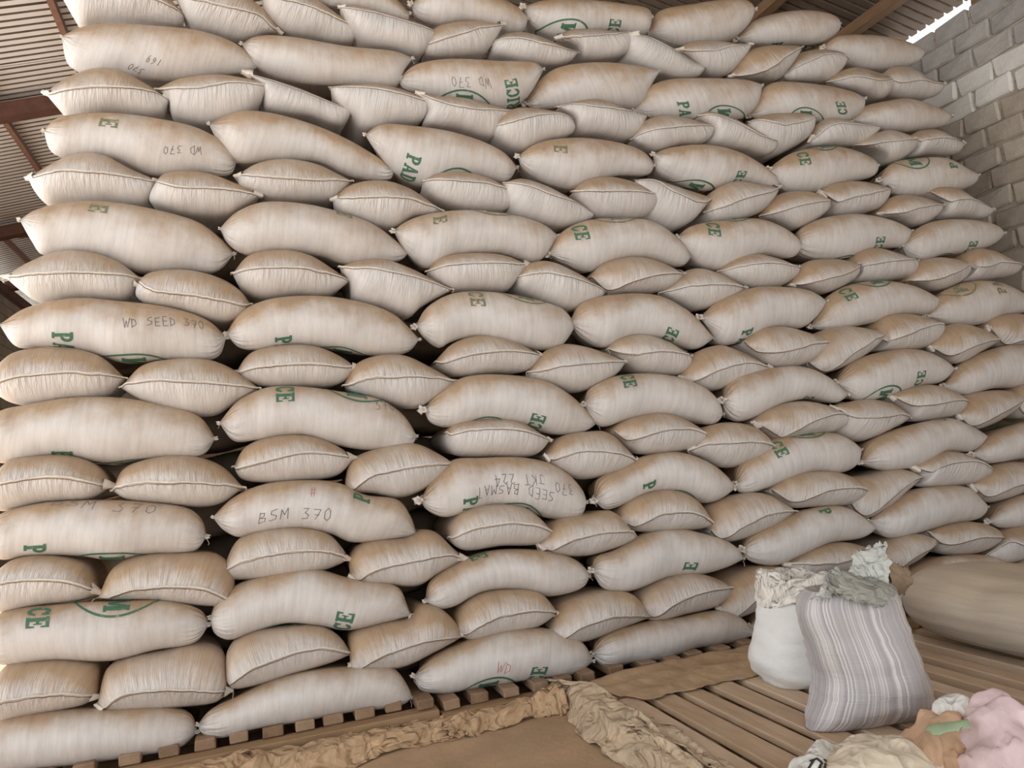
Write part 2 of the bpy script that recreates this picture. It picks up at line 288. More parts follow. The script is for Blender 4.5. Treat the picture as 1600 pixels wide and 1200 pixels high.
SACKS = """s1|H|96,-6|128,-34 198,-37 255,-11|290,24|128,41 159,35 227,37 283,41|170,-17 244,0
s2|H|273,-6|326,-20 383,-6 414,17|439,52|298,40 340,58 377,68 411,55|340,9 405,24 425,43
s3|H|409,-3|437,-17 485,-6 536,28|564,47|414,26 437,51 494,65 547,69|477,9 528,31
s4|H|529,11|559,9 615,24 664,40|683,52|542,40 564,71 615,82 652,92|581,20 641,37
t1|L|457,-17|513,-34 598,-17|640,20|499,9 542,17 598,28 635,33|
t2|L|642,6|683,-23 768,-9 808,11|825,28|649,28 681,41 726,37 785,54 814,51|
t3|L|817,11|851,0 913,-1 984,7 1013,14|1018,26|828,40 862,61 942,51 1004,55|
t4|L|1010,52|1027,20 1083,6 1166,0|1181,14|1024,60 1055,74 1137,64 1163,43|
t5|L|1150,61|1176,34 1229,18 1278,17 1306,26|1314,37|1167,69 1221,72 1275,69 1303,54|
t6|L|1286,74|1309,57 1354,54 1405,61 1433,71|1447,81|1309,99 1334,108 1377,111 1428,99|
s5|H|658,74|678,45 712,34 763,34|787,38|664,88 706,93 754,88 766,74|695,57 740,44
s6|H|766,65|791,52 823,51 862,65|900,82|767,85 789,95 843,105 882,100|800,60 843,68
s7|H|866,60|885,48 919,45 959,48 976,49|986,48|898,77 905,95 936,97 976,85|919,54 959,52
s8|H|979,54|1004,55 1041,71 1078,96|1098,105|974,77 981,101 1041,124 1083,121|1015,62 1055,82
s9|H|1056,78|1083,65 1120,64 1154,68|1175,69|1072,91 1100,119 1129,122 1157,96|1100,78 1140,71
s10|H|1134,119|1163,82 1197,71 1231,71|1249,72|1146,125 1174,126 1205,128 1222,113|1177,108 1214,85
s11|H|1217,119|1241,88 1263,79 1297,78 1316,84|1319,92|1224,126 1246,129 1283,130 1303,116|1235,102 1280,85
s12|H|1289,128|1309,113 1334,105 1368,112|1392,122|1303,136 1331,145 1360,158 1377,153|1320,118 1354,126
s13|H|1371,119|1399,103 1425,106 1445,119|1472,131|1377,149 1391,155 1428,158 1456,150|1394,128 1422,123 1450,129
a1|L|96,57|125,43 170,36 241,40 312,48 368,68|409,101|108,102 136,116 198,122 255,129 326,122 391,112|
a2|L|377,68|400,57 443,56 542,72 621,81|645,91|389,94 414,115 471,132 542,135 618,137 630,113|
a3|L|624,122|647,102 698,92 783,95 836,98|850,108|627,136 655,149 726,164 797,171 825,149|
a4|L|820,162|843,125 874,105 942,97 1010,105|1031,111|834,170 871,171 928,169 993,168 1015,136|
a5|L|988,173|1015,136 1041,125 1112,122 1174,126|1192,133|1010,183 1083,191 1160,185 1180,167|
a6|L|1167,181|1187,142 1207,129 1263,130 1326,142|1350,153|1187,188 1235,191 1309,193 1340,176|
a7|L|1329,187|1348,167 1377,159 1419,154 1459,167|1486,180|1343,196 1371,206 1419,206 1470,196|
b1|H|73,145|105,122 147,107 181,108 227,130|266,156|91,167 113,182 184,179 252,182|88,147 136,139 193,137 244,145
b2|H|244,139|283,122 340,116 383,122 408,128|418,136|264,159 269,184 320,199 354,196 402,170|298,140 368,129
b3|H|380,113|428,125 471,139 519,159|553,170|409,136 414,171 485,186 533,199|443,133 499,153
b4|H|515,136|547,132 598,132 644,145 664,153|672,164|525,159 547,181 567,206 613,197 655,193|570,137 621,146
b5|H|649,145|683,150 726,153 768,164|802,173|666,170 661,193 712,205 766,219 777,196|689,162 740,170
b6|H|766,201|780,181 806,169 843,170 885,181|896,198|772,218 809,239 843,225 888,211|806,187 843,179 885,181
b7|H|867,167|894,159 936,155 970,167|1008,180|891,187 891,210 928,214 970,222 987,215|885,162 928,167 970,173
b8|H|981,218|998,193 1032,180 1069,184|1113,197|996,231 1015,239 1049,230 1095,224|998,204 1027,198 1069,196
b9|H|1083,181|1100,174 1140,184 1183,207|1212,221|1103,204 1100,225 1154,237 1188,244|1106,179 1140,193 1177,213
b10|H|1171,190|1201,179 1235,177 1263,177|1276,181|1174,218 1194,249 1235,236 1263,215|1187,188 1215,194 1244,190
b11|H|1259,221|1275,193 1297,184 1331,190|1372,197|1263,228 1286,230 1334,228 1360,210|1286,193 1320,193
b12|H|1329,227|1360,210 1391,203 1419,213|1428,217|1346,231 1368,241 1377,258 1414,241|1340,227 1371,220
b13|H|1416,215|1439,204 1465,203 1487,215|1503,224|1418,232 1416,246 1448,244 1487,243|1429,221 1462,214 1484,218
c1|L|68,204|91,184 164,176 241,184 312,201 354,227|370,252|79,235 94,245 128,244 184,252 241,276 298,272 360,273|
c2|L|326,193|372,174 400,173 457,184 528,210 584,241|617,264|343,227 372,255 428,252 499,255 547,278 610,280|
c3|L|570,210|596,194 641,196 712,207 783,235|809,261|584,232 621,275 658,293 726,275 791,284|
c4|L|807,244|837,224 899,215 970,224 1004,238|1021,258|814,261 837,281 888,297 956,276 1010,273|
c5|L|1018,241|1044,231 1106,226 1154,238 1197,264|1217,283|1024,269 1055,288 1095,299 1154,286 1205,295|
c6|L|1198,264|1232,241 1278,229 1320,231 1360,247|1371,258|1218,298 1275,300 1309,288 1360,275|
c7|L|1371,281|1391,256 1433,247 1476,247 1510,264|1529,273|1377,293 1394,307 1448,307 1513,290|
d1|H|45,279|71,261 119,239 159,241 204,264|249,283|57,303 74,319 113,316 170,317 227,321|60,278 113,269 176,272 238,283
d2|H|235,300|255,272 312,268 368,286|408,306|234,315 255,327 298,339 354,339 377,326|247,286 283,293 354,296
d3|H|369,275|400,256 443,248 494,256 528,272|549,283|377,296 409,307 428,313 485,317 522,312|428,278 485,281
d4|H|518,312|547,289 598,282 641,295|689,330|528,332 559,347 610,360 641,341 669,336|570,309 627,310 672,323
d5|H|659,283|683,271 717,268 763,278|814,307|664,299 678,313 726,330 783,332|712,283 763,289
d6|H|784,286|814,279 851,289 894,312|925,334|789,317 800,340 828,350 868,359 922,341|817,292 857,306 913,323
d7|H|889,300|913,281 947,276 984,283 1015,298|1031,306|902,317 919,334 933,342 998,342 1024,317|936,298 981,299
d8|H|993,281|1021,279 1055,289 1106,306|1120,310|996,312 1010,346 1047,363 1078,349 1100,323|1015,281 1047,300 1083,316
d9|H|1095,332|1112,298 1149,283 1188,289|1211,292|1106,348 1154,344 1183,331 1202,309|1140,309 1183,300
d10|H|1185,337|1204,311 1235,299 1272,301|1293,314|1190,341 1207,347 1238,360 1286,332|1193,334 1229,321
d11|H|1278,300|1303,286 1343,283 1377,290|1389,295|1289,317 1297,338 1360,331 1374,320|1295,315 1320,306 1360,298
d12|H|1368,334|1388,311 1414,304 1445,309|1470,320|1374,340 1391,343 1428,355 1459,337|1394,331 1419,323
d13|H|1450,300|1465,293 1496,294 1518,309|1551,328|1467,320 1465,341 1490,343 1530,343|1465,314 1499,311 1527,317
e1|L|30,343|57,327 113,315 170,315 241,327 312,348 346,374|366,396|51,379 65,398 99,395 156,402 221,426 283,423 340,424|
e2|L|343,357|366,334 400,318 443,315 513,326 584,351|639,394|357,382 383,398 428,394 499,401 542,415 624,407|
e3|L|614,361|632,347 669,334 740,328 811,338 848,351|871,368|627,385 641,403 664,420 712,400 783,398 836,410|
e4|L|854,396|874,365 913,345 970,341 1015,345 1055,371|1079,401|879,413 913,426 956,411 998,404 1061,417|
e5|L|1055,371|1078,354 1126,344 1183,342 1225,357|1255,382|1069,394 1089,415 1117,423 1183,399 1234,403|
e6|L|1241,377|1246,361 1278,343 1334,334 1391,344|1425,360|1244,396 1263,405 1309,406 1371,389 1405,385|
e7|L|1406,382|1428,360 1462,345 1513,343 1552,351|1569,364|1422,409 1462,401 1504,395 1547,382|
f1|H|10,432|43,411 94,392 142,394 184,408|221,435|34,454 62,472 128,467 198,468|28,433 79,428 142,426 184,430
f2|H|215,445|230,428 283,421 340,433 374,453|392,476|213,462 227,474 283,487 346,505 380,493|224,445 255,456 312,463 380,477
f3|H|363,428|389,399 443,390 485,399 522,422|547,439|377,452 406,467 457,463 513,462|369,428 414,420 457,419 508,428
f4|H|529,418|559,408 598,405 641,419|705,453|545,439 553,469 598,484 638,497 655,482|533,419 584,422 641,433
f5|H|665,425|689,402 740,395 788,399|825,415|678,439 700,454 740,456 791,455 802,442|706,413 763,411
f6|H|804,433|823,413 857,408 899,425|945,456|811,452 843,471 882,488 928,473|809,433 857,428 899,439
f7|H|919,433|942,411 984,401 1021,406|1065,428|936,454 947,462 970,460 1021,458 1041,451|942,453 970,439 1010,429
f8|H|1030,459|1055,433 1089,419 1120,425|1164,450|1055,474 1086,486 1134,473|1066,447 1106,445
f9|H|1120,425|1146,405 1180,396 1219,405|1248,419|1134,437 1168,451 1211,451 1236,436|1151,415 1188,412 1225,416
f10|H|1229,445|1255,411 1286,405 1314,406|1336,413|1249,452 1280,460 1297,455 1326,437|1238,445 1263,437 1309,425
f11|H|1323,419|1343,394 1371,387 1399,394|1432,408|1333,428 1331,441 1405,437 1422,431|1340,416 1371,408 1405,406
f12|H|1411,439|1431,411 1462,402 1490,405|1508,413|1428,446 1459,455 1496,439|1425,439 1456,430 1484,420
f13|H|1496,413|1518,389 1547,391 1575,405|1591,413|1504,425 1499,440 1547,437 1575,431|1513,422 1541,411 1567,412
g1|L|0,507|43,481 113,466 184,470 269,481 326,501|354,527|28,542 71,543 142,551 198,568 255,562 340,558|
g2|L|353,521|377,487 414,469 471,462 542,467 613,490|655,530|372,542 400,547 457,539 522,547 570,555 635,551|
g3|L|648,510|666,481 706,459 768,456 839,469 879,484|899,510|661,527 686,544 698,537 740,527 811,544 868,544|
g4|L|888,504|908,473 970,459 1027,462 1069,484|1115,528|908,528 939,544 984,527 1027,530 1083,546|
g5|L|1092,496|1122,470 1173,450 1221,448 1263,454|1292,471|1110,521 1122,539 1159,534 1207,512 1249,513 1269,498|
g6|L|1265,510|1289,467 1326,445 1377,439 1419,445|1470,467|1278,515 1309,515 1360,505 1405,493 1448,490|
g7|L|1446,494|1465,462 1504,442 1547,439 1581,450|1615,470|1476,507 1518,509 1575,493 1600,487|
h1|H|-17,595|14,555 62,543 113,544 159,558|198,592|6,623 43,634 113,627 170,618|0,603 43,589 99,583 159,586
h2|H|190,606|221,572 269,561 326,562 366,578|405,607|227,629 269,644 334,650 368,630|198,602 241,595 312,598 368,603
h3|H|369,581|391,552 443,539 494,541 528,555|560,576|380,593 406,603 471,606 528,601|374,583 414,573 471,569 528,573
h4|H|536,603|556,569 598,554 635,556 669,572|711,596|550,613 598,627 649,639 683,621|542,603 576,592 627,589 678,592
h5|H|679,566|706,538 749,524 797,532|846,556|692,579 712,588 768,584 822,580|689,568 726,555 783,549
h6|H|823,583|843,555 879,538 913,541 947,552|976,565|828,592 857,602 899,614 959,587|831,583 871,572 922,568
h7|H|947,547|964,530 1004,522 1041,532|1079,559|981,573 1004,584 1061,586 1072,578|973,555 1013,551 1049,554
h8|H|1061,589|1083,555 1126,539 1157,549|1202,575|1078,601 1106,611 1168,595|1069,598 1106,579 1149,568
h9|H|1156,535|1184,515 1221,510 1255,518|1295,535|1176,558 1201,574 1244,573 1269,558|1173,551 1207,549 1246,539
h10|H|1259,566|1278,521 1320,510 1360,514|1382,522|1266,575 1280,584 1320,573 1360,547|1283,581 1306,558 1343,535
h11|H|1361,527|1377,496 1411,490 1442,496|1467,508|1372,539 1371,547 1436,545 1456,530|1371,535 1394,522 1428,511
h12|H|1445,541|1465,515 1496,505 1527,513|1558,532|1467,559 1490,569 1527,550|1470,556 1490,544 1521,534
h13|H|1538,510|1558,493 1592,490 1626,498|1643,521|1547,527 1558,542 1603,542|1558,541 1575,524 1603,515
i1|L|-28,674|0,643 37,633 113,621 184,621 255,633 312,651|337,685|-23,706 0,723 99,711 170,724 241,716 317,711|
i2|L|342,661|372,626 414,606 457,603 528,611 598,626 632,651|651,681|366,689 400,688 471,680 519,694 570,703 641,697|
i3|L|662,640|683,614 726,589 797,586 856,597 896,623|933,661|672,660 698,668 754,657 814,665 862,679 910,675|
i4|L|911,631|919,609 956,589 1027,584 1083,597 1112,617|1130,647|922,654 939,667 970,659 1021,650 1083,660 1112,663|
i5|L|1127,625|1141,591 1193,577 1249,572 1286,586|1326,617|1133,645 1150,659 1178,652 1221,631 1263,624 1306,629|
i6|L|1304,597|1331,566 1391,547 1433,546 1470,560|1493,576|1317,612 1334,625 1377,624 1433,604 1467,597|
i7|L|1473,603|1499,571 1547,546 1600,540|1660,577|1484,612 1504,618 1547,608 1600,604|
j1|H|-23,770|14,719 62,711 113,712 156,730|177,759|-17,784 0,798 71,786 142,779|0,764 43,750 99,745 147,754
j2|H|177,767|193,733 241,715 298,712 346,728|381,762|198,780 255,788 320,792 349,785|184,763 241,754 312,755
j3|H|365,730|383,699 428,681 485,681 522,694|554,716|377,748 414,754 471,752 528,742|372,733 414,722 471,708
j4|H|537,764|550,719 598,699 649,693 683,708|709,725|547,768 584,771 624,778 672,759|547,767 576,745 627,733
j5|H|695,677|712,662 754,655 811,658|858,688|700,699 712,711 768,714 836,711|703,682 740,674 797,674
j6|H|850,711|879,682 919,674 950,675 973,696|996,722|862,728 894,746 913,749 970,737|860,719 894,708 942,708
j7|H|953,674|970,660 993,650 1038,645 1075,660|1106,684|973,694 981,701 998,710 1072,703|973,689 1013,675 1055,672
j8|H|1072,703|1089,677 1112,664 1140,660 1177,668|1208,703|1083,711 1098,717 1129,731 1163,725|1092,696 1126,695 1168,694
j9|H|1171,661|1201,637 1249,627 1286,634|1321,656|1198,682 1207,688 1263,680 1300,674|1205,685 1235,662 1278,648
j10|H|1297,635|1326,628 1363,623 1394,631|1421,654|1304,659 1313,681 1346,690 1391,671|1320,656 1354,655 1385,648
j11|H|1385,620|1411,607 1456,601 1484,611|1504,629|1405,637 1414,645 1422,657 1490,648|1411,635 1433,634 1462,627
j12|H|1490,648|1507,620 1547,610 1575,612|1591,621|1504,669 1527,671 1575,646|1507,666 1527,654 1561,635
j13|H|1575,617|1603,597 1646,594|1674,611|1581,646 1592,654 1632,646|1588,651 1603,631 1632,620
k1|L|-23,827|0,804 57,787 142,781 227,784 298,796 317,815|323,838|-17,856 0,874 43,868 128,869 176,876 227,866 306,860|
k2|L|332,808|366,776 414,756 471,750 528,754 570,773 621,781 641,807|651,835|349,828 372,839 400,833 471,826 519,835 547,847 627,840|
k3|L|656,781|678,745 706,719 754,715 819,715 868,728 904,759|917,784|666,796 692,808 726,801 768,789 819,795 853,809 904,808|
k4|L|928,781|933,750 970,730 1004,713 1055,706 1098,719 1132,742|1148,764|945,796 970,790 1013,770 1055,770 1098,786 1120,782|
k5|L|1147,756|1156,722 1178,702 1207,685 1249,678 1297,676 1326,688|1348,702|1153,767 1167,771 1221,754 1269,738 1309,740 1331,731|
k6|L|1340,722|1354,693 1391,673 1433,661 1476,654 1501,662|1542,683|1360,731 1382,736 1428,729 1470,707 1513,705|
k7|L|1513,710|1535,685 1575,665 1618,659|1660,679|1533,724 1575,720 1632,708|
l1|H|-23,917|14,877 57,867 99,870 136,883|157,925|-17,942 0,957 57,947 128,937|0,918 43,907 108,907
l2|H|154,935|176,888 213,869 283,864 340,866 363,888|367,942|176,937 241,938 283,944 340,947|162,937 213,922 269,917 320,920
l3|H|345,897|372,843 414,826 471,823 513,834 533,854|546,874|357,904 386,906 457,901 513,889|386,877 443,866 508,863
l4|H|546,900|547,869 570,847 641,838 661,827 683,832 706,855|726,873|564,910 613,915 655,915 683,898|556,907 584,892 641,878 698,868
l5|H|699,841|706,818 726,796 768,788 819,793|864,835|709,853 726,860 783,853 839,850|703,842 740,827 797,820
l6|H|838,852|854,827 874,811 913,804 953,798 970,815|991,841|857,864 913,869 970,853|851,862 879,847 928,835 976,834
l7|H|963,810|973,790 998,773 1044,764 1078,776|1113,822|981,827 1015,832 1083,828|981,825 1013,807 1061,803
l8|H|1105,830|1106,796 1140,776 1188,770 1211,781|1239,800|1117,844 1146,846 1197,828|1122,841 1146,824 1183,807
l9|H|1197,767|1227,744 1275,736 1314,741|1353,773|1232,793 1263,793 1320,790|1232,787 1263,770 1303,764
l10|H|1320,775|1331,747 1363,741 1399,731 1433,741|1442,743|1334,804 1346,812 1377,801 1419,765|1346,808 1368,778 1399,756
l11|H|1416,730|1442,713 1476,704 1510,713|1545,739|1436,747 1433,759 1516,756|1443,741 1467,727 1501,724
l12|H|1511,758|1538,733 1569,722 1600,722|1643,730|1530,780 1547,785 1600,768|1533,778 1555,764 1600,753
m1|L|-23,1002|0,959 85,944 198,938 269,939 315,954|327,975|-17,1027 0,1038 85,1031 170,1033 241,1016 306,1003|
m2|L|328,965|339,939 369,914 400,903 485,888 547,903 621,917 635,942|642,962|335,989 357,1000 400,986 451,974 499,978 542,985 598,974|
m3|L|664,939|672,908 717,877 768,860 839,859 887,869 910,883|922,900|683,951 706,949 754,925 811,921 859,932 910,918|
m4|L|922,891|928,871 956,860 1004,834 1055,827 1106,837 1140,851|1161,873|942,920 981,924 1041,902 1098,897 1134,886|
m5|L|1156,858|1167,838 1207,815 1249,798 1306,791 1331,801|1368,826|1167,875 1207,884 1249,868 1292,849 1343,841|
m6|L|1354,815|1385,787 1419,767 1462,760 1501,761 1524,778|1542,792|1371,833 1388,841 1433,833 1476,820 1527,810|
m7|L|1540,815|1561,787 1600,770 1632,764|1674,787|1561,825 1632,816|
n1|H|-23,1087|14,1036 71,1029 113,1030 150,1041|155,1087|-17,1112 0,1127 57,1117 128,1102|0,1101 43,1092 105,1085
n2|H|153,1101|167,1044 198,1027 255,1016 312,1005 349,1019|358,1078|164,1109 198,1111 283,1105 340,1096|170,1104 198,1087 241,1080 298,1078
n3|H|352,1061|357,1013 386,990 443,979 499,978 528,993|549,1022|363,1075 400,1071 457,1054 513,1037|357,1070 400,1044 443,1027 485,1016
n4|H|546,1037|547,993 598,973 641,965 655,945 683,948 709,971|720,996|550,1048 570,1048 627,1043 683,1017|553,1046 598,1024 655,1005
n5|H|709,982|715,956 740,931 791,920 839,925|869,958|732,1000 783,992 839,980|723,992 754,973 811,958
n6|H|855,985|874,945 919,925 979,925 1004,951|1015,965|868,1004 913,1003 970,982|871,1000 899,982 942,968
n7|H|990,951|1004,922 1027,905 1075,893 1112,903|1146,921|1021,971 1069,961 1117,948|1015,965 1041,945 1083,928
n8|H|1119,951|1129,911 1168,888 1211,884 1242,891|1270,914|1137,969 1154,966 1197,949 1248,934|1140,966 1160,942 1197,928
n9|H|1221,883|1258,858 1309,846 1346,855|1377,872|1244,899 1278,901 1320,897|1286,886 1320,875 1348,872
n10|H|1346,894|1377,849 1419,833 1450,841|1459,846|1360,904 1377,903 1391,898 1433,875|1382,897 1405,875 1433,860
n11|H|1442,832|1476,818 1510,814 1541,821|1562,842|1456,849 1467,864 1533,863|1467,855 1496,843 1524,841
n12|H|1537,869|1558,832 1592,818 1632,815|1660,829|1544,875 1561,882 1603,873|1567,849 1581,863 1600,858
o1|L|-23,1172|0,1126 85,1109 170,1105 255,1104 298,1115|309,1143|-17,1210 28,1204 113,1196 198,1184 283,1167|
o2|L|309,1132|329,1109 372,1087 428,1061 485,1047 542,1041 613,1044 635,1070|644,1090|315,1145 343,1153 400,1139 471,1128 542,1114 627,1102|
o3|L|645,1056|669,1030 712,1007 768,988 853,982 904,1002|926,1033|655,1077 683,1084 754,1074 825,1063 896,1054|
o4|L|922,1022|936,996 998,973 1055,965 1126,954 1160,971|1181,992|942,1043 984,1037 1035,1031 1083,1014 1140,1005|
o5|L|1168,979|1185,956 1225,942 1282,931 1338,917|1384,925|1188,995 1253,973 1338,954|
o6|L|1385,925|1411,894 1448,874 1484,868 1533,868 1567,883|1592,905|1399,945 1462,928 1547,921|
o7|L|1569,894|1586,877 1632,866|1688,877|1581,914 1632,914|"""
PRINTS = """t3 O b 892,28
t3 T ICE 2 961,36 ccw
a3 O b 726,139
a3 T RICE 3 800,130 ccw
a3 W WD_370 767,129 702,128 1 k
a5 T PA 0 1068,164 cw
a5 O b 1129,164
a6 O b 1258,167
a6 T CE 1 1313,164 ccw
c1 T E 0 170,193 cw f
c1 W WD_370 315,238 251,235 1 k
a1 W 169 251,99 228,90 1 k
a1 W 370 224,112 200,101 1 k
c3 T PAD 0 646,249 cw
c3 O b 712,261
c4 T E 0 877,234 cw f
c5 O b 1095,281
c5 T CE 1 1158,273 ccw
c6 T CE 1 1259,252 cw
c6 O t 1297,235
c7 O t 1436,265
c7 T P 0 1489,258 ccw
t5 T P 0 1214,68 cw
t5 O b 1266,71
e1 T E 0 153,327 cw f
e2 T E 0 539,337 cw f
e3 T E 0 688,344 cw f
e3 O t 774,338 f
e4 T CE 1 911,369 cw
e4 O t 970,350 f
e5 T CE 1 1117,363 cw
e5 O t 1160,346
e6 T CE 1 1375,375 ccw
e6 O b 1323,398
e7 T CE 1 1521,381 ccw
e7 O b 1476,396
g1 T PA 0 98,527 cw
g1 O b 208,551
g1 W WD_SEED_370 193,504 320,507 0 k
g2 T PA 0 443,531 cw
g2 O b 536,541
g3 T CE 1 747,473 cw f
g3 O t 825,475 f
g4 T CE 1 1051,518 ccw
g5 T PA 0 1167,520 cw
g6 T CE 1 1331,464 cw
g6 O t 1380,449
g7 O t 1510,462 f
g7 T PA 0 1565,454 ccw f
i1 T P 0 96,707 cw
i1 O b 204,717
i2 T CE 1 445,621 cw
i2 O t 559,629
i2 W 370 584,633 617,638 0 k
i3 T ICE 2 841,654 ccw
i3 O b 763,650
i4 T CE 1 984,600 cw
i5 T E 0 1262,621 ccw
i6 O b 1388,602
i6 T CE 1 1440,585 ccw
k1 T P 0 54,858 cw
k1 O b 173,862
k1 W BSM_370 82,786 252,798 0 k
k2 W BSM_370 403,811 522,803 0 k
k2 T P 0 563,779 ccw
k2 W # 484,770 496,770 0 r
k3 T PA 0 736,784 cw
k3 O b 817,784
k3 W JKT_224 851,753 770,753 1 k
k3 W SEED_BASMAT 865,777 743,770 1 k
k3 W 370 895,767 864,759 1 k
k4 T P 0 1014,759 cw
k4 O b 1069,766
k5 T CE 1 1222,707 cw
k5 O t 1269,686
k6 T P 0 1470,658 cw f
k7 O t 1578,663
m1 T CE 1 58,973 cw
m1 O t 181,966
m2 T CE 1 539,966 ccw
m2 O b 443,973
m3 T E 0 747,871 cw
m4 T E 0 1079,884 ccw
m5 T P 0 1290,799 cw
o3 T ICE 2 842,1047 ccw
o3 O b 766,1058
o3 W WD 777,1043 801,1043 0 r"""
# ---------------------------------------------------------------- the stack of sacks
Y0, LEAN = 3.75, math.tan(math.radians(11))
XD = np.array([1.0, 0, 0])
def spline(pts, n):
    p = np.asarray(pts, float)
    if len(p) == 2: p = np.array([p[0], (p[0] + p[1]) / 2, p[1]])
    e = np.vstack([2 * p[0] - p[1], p, 2 * p[-1] - p[-2]])
    d = np.sqrt(np.maximum(np.linalg.norm(np.diff(e, axis=0), axis=1), 1e-6))
    t = np.concatenate([[0], np.cumsum(d)])
    out = []
    for i in range(1, len(e) - 2):
        p0, p1, p2, p3 = e[i - 1:i + 3]; t0, t1, t2, t3 = t[i - 1:i + 3]
        u = np.linspace(t1, t2, 24, endpoint=False)[:, None]
        a1 = (t1 - u) / (t1 - t0) * p0 + (u - t0) / (t1 - t0) * p1
        a2 = (t2 - u) / (t2 - t1) * p1 + (u - t1) / (t2 - t1) * p2
        a3 = (t3 - u) / (t3 - t2) * p2 + (u - t2) / (t3 - t2) * p3
        b1 = (t2 - u) / (t2 - t0) * a1 + (u - t0) / (t2 - t0) * a2
        b2 = (t3 - u) / (t3 - t1) * a2 + (u - t1) / (t3 - t1) * a3
        out.append((t2 - u) / (t2 - t1) * b1 + (u - t1) / (t2 - t1) * b2)
    out.append(p[-1:]); q = np.vstack(out)
    s = np.concatenate([[0], np.cumsum(np.linalg.norm(np.diff(q, axis=0), axis=1))]); s /= s[-1]
    k = np.linspace(0, 1, n); k = k + 0.10 * np.sin(2 * np.pi * k) * -1 * 0.75      # closer stations at the ends
    return np.stack([np.interp(k, s, q[:, c]) for c in range(q.shape[1])], 1)
def _pts(s): return [tuple(map(float, q.split(','))) for q in s.split()]

class Sack: pass
BIAS = {'b9': .03, 'b10': -.035, 'b11': .01, 'd7': .02, 'd8': -.03, 'd9': .02, 's7': .0, 's8': .02, 's9': -.02, 's10': .015, 's6': .02, 'j9': .02, 'j10': -.02, 'b1': .02, 'b2': -.01, 'b7': .01, 'b8': .02, 'b6': .015, 'h10': -.015, 'h9': .01, 'h11': .015, 'l10': -.02, 'l9': .01, 'l11': .01, 'f7': .01, 'f8': -.015, 'f11': -.01, 'f10': .01, 'b12': .01, 'b13': -.01, 'h13': .0}   # who lies a little in front of whom

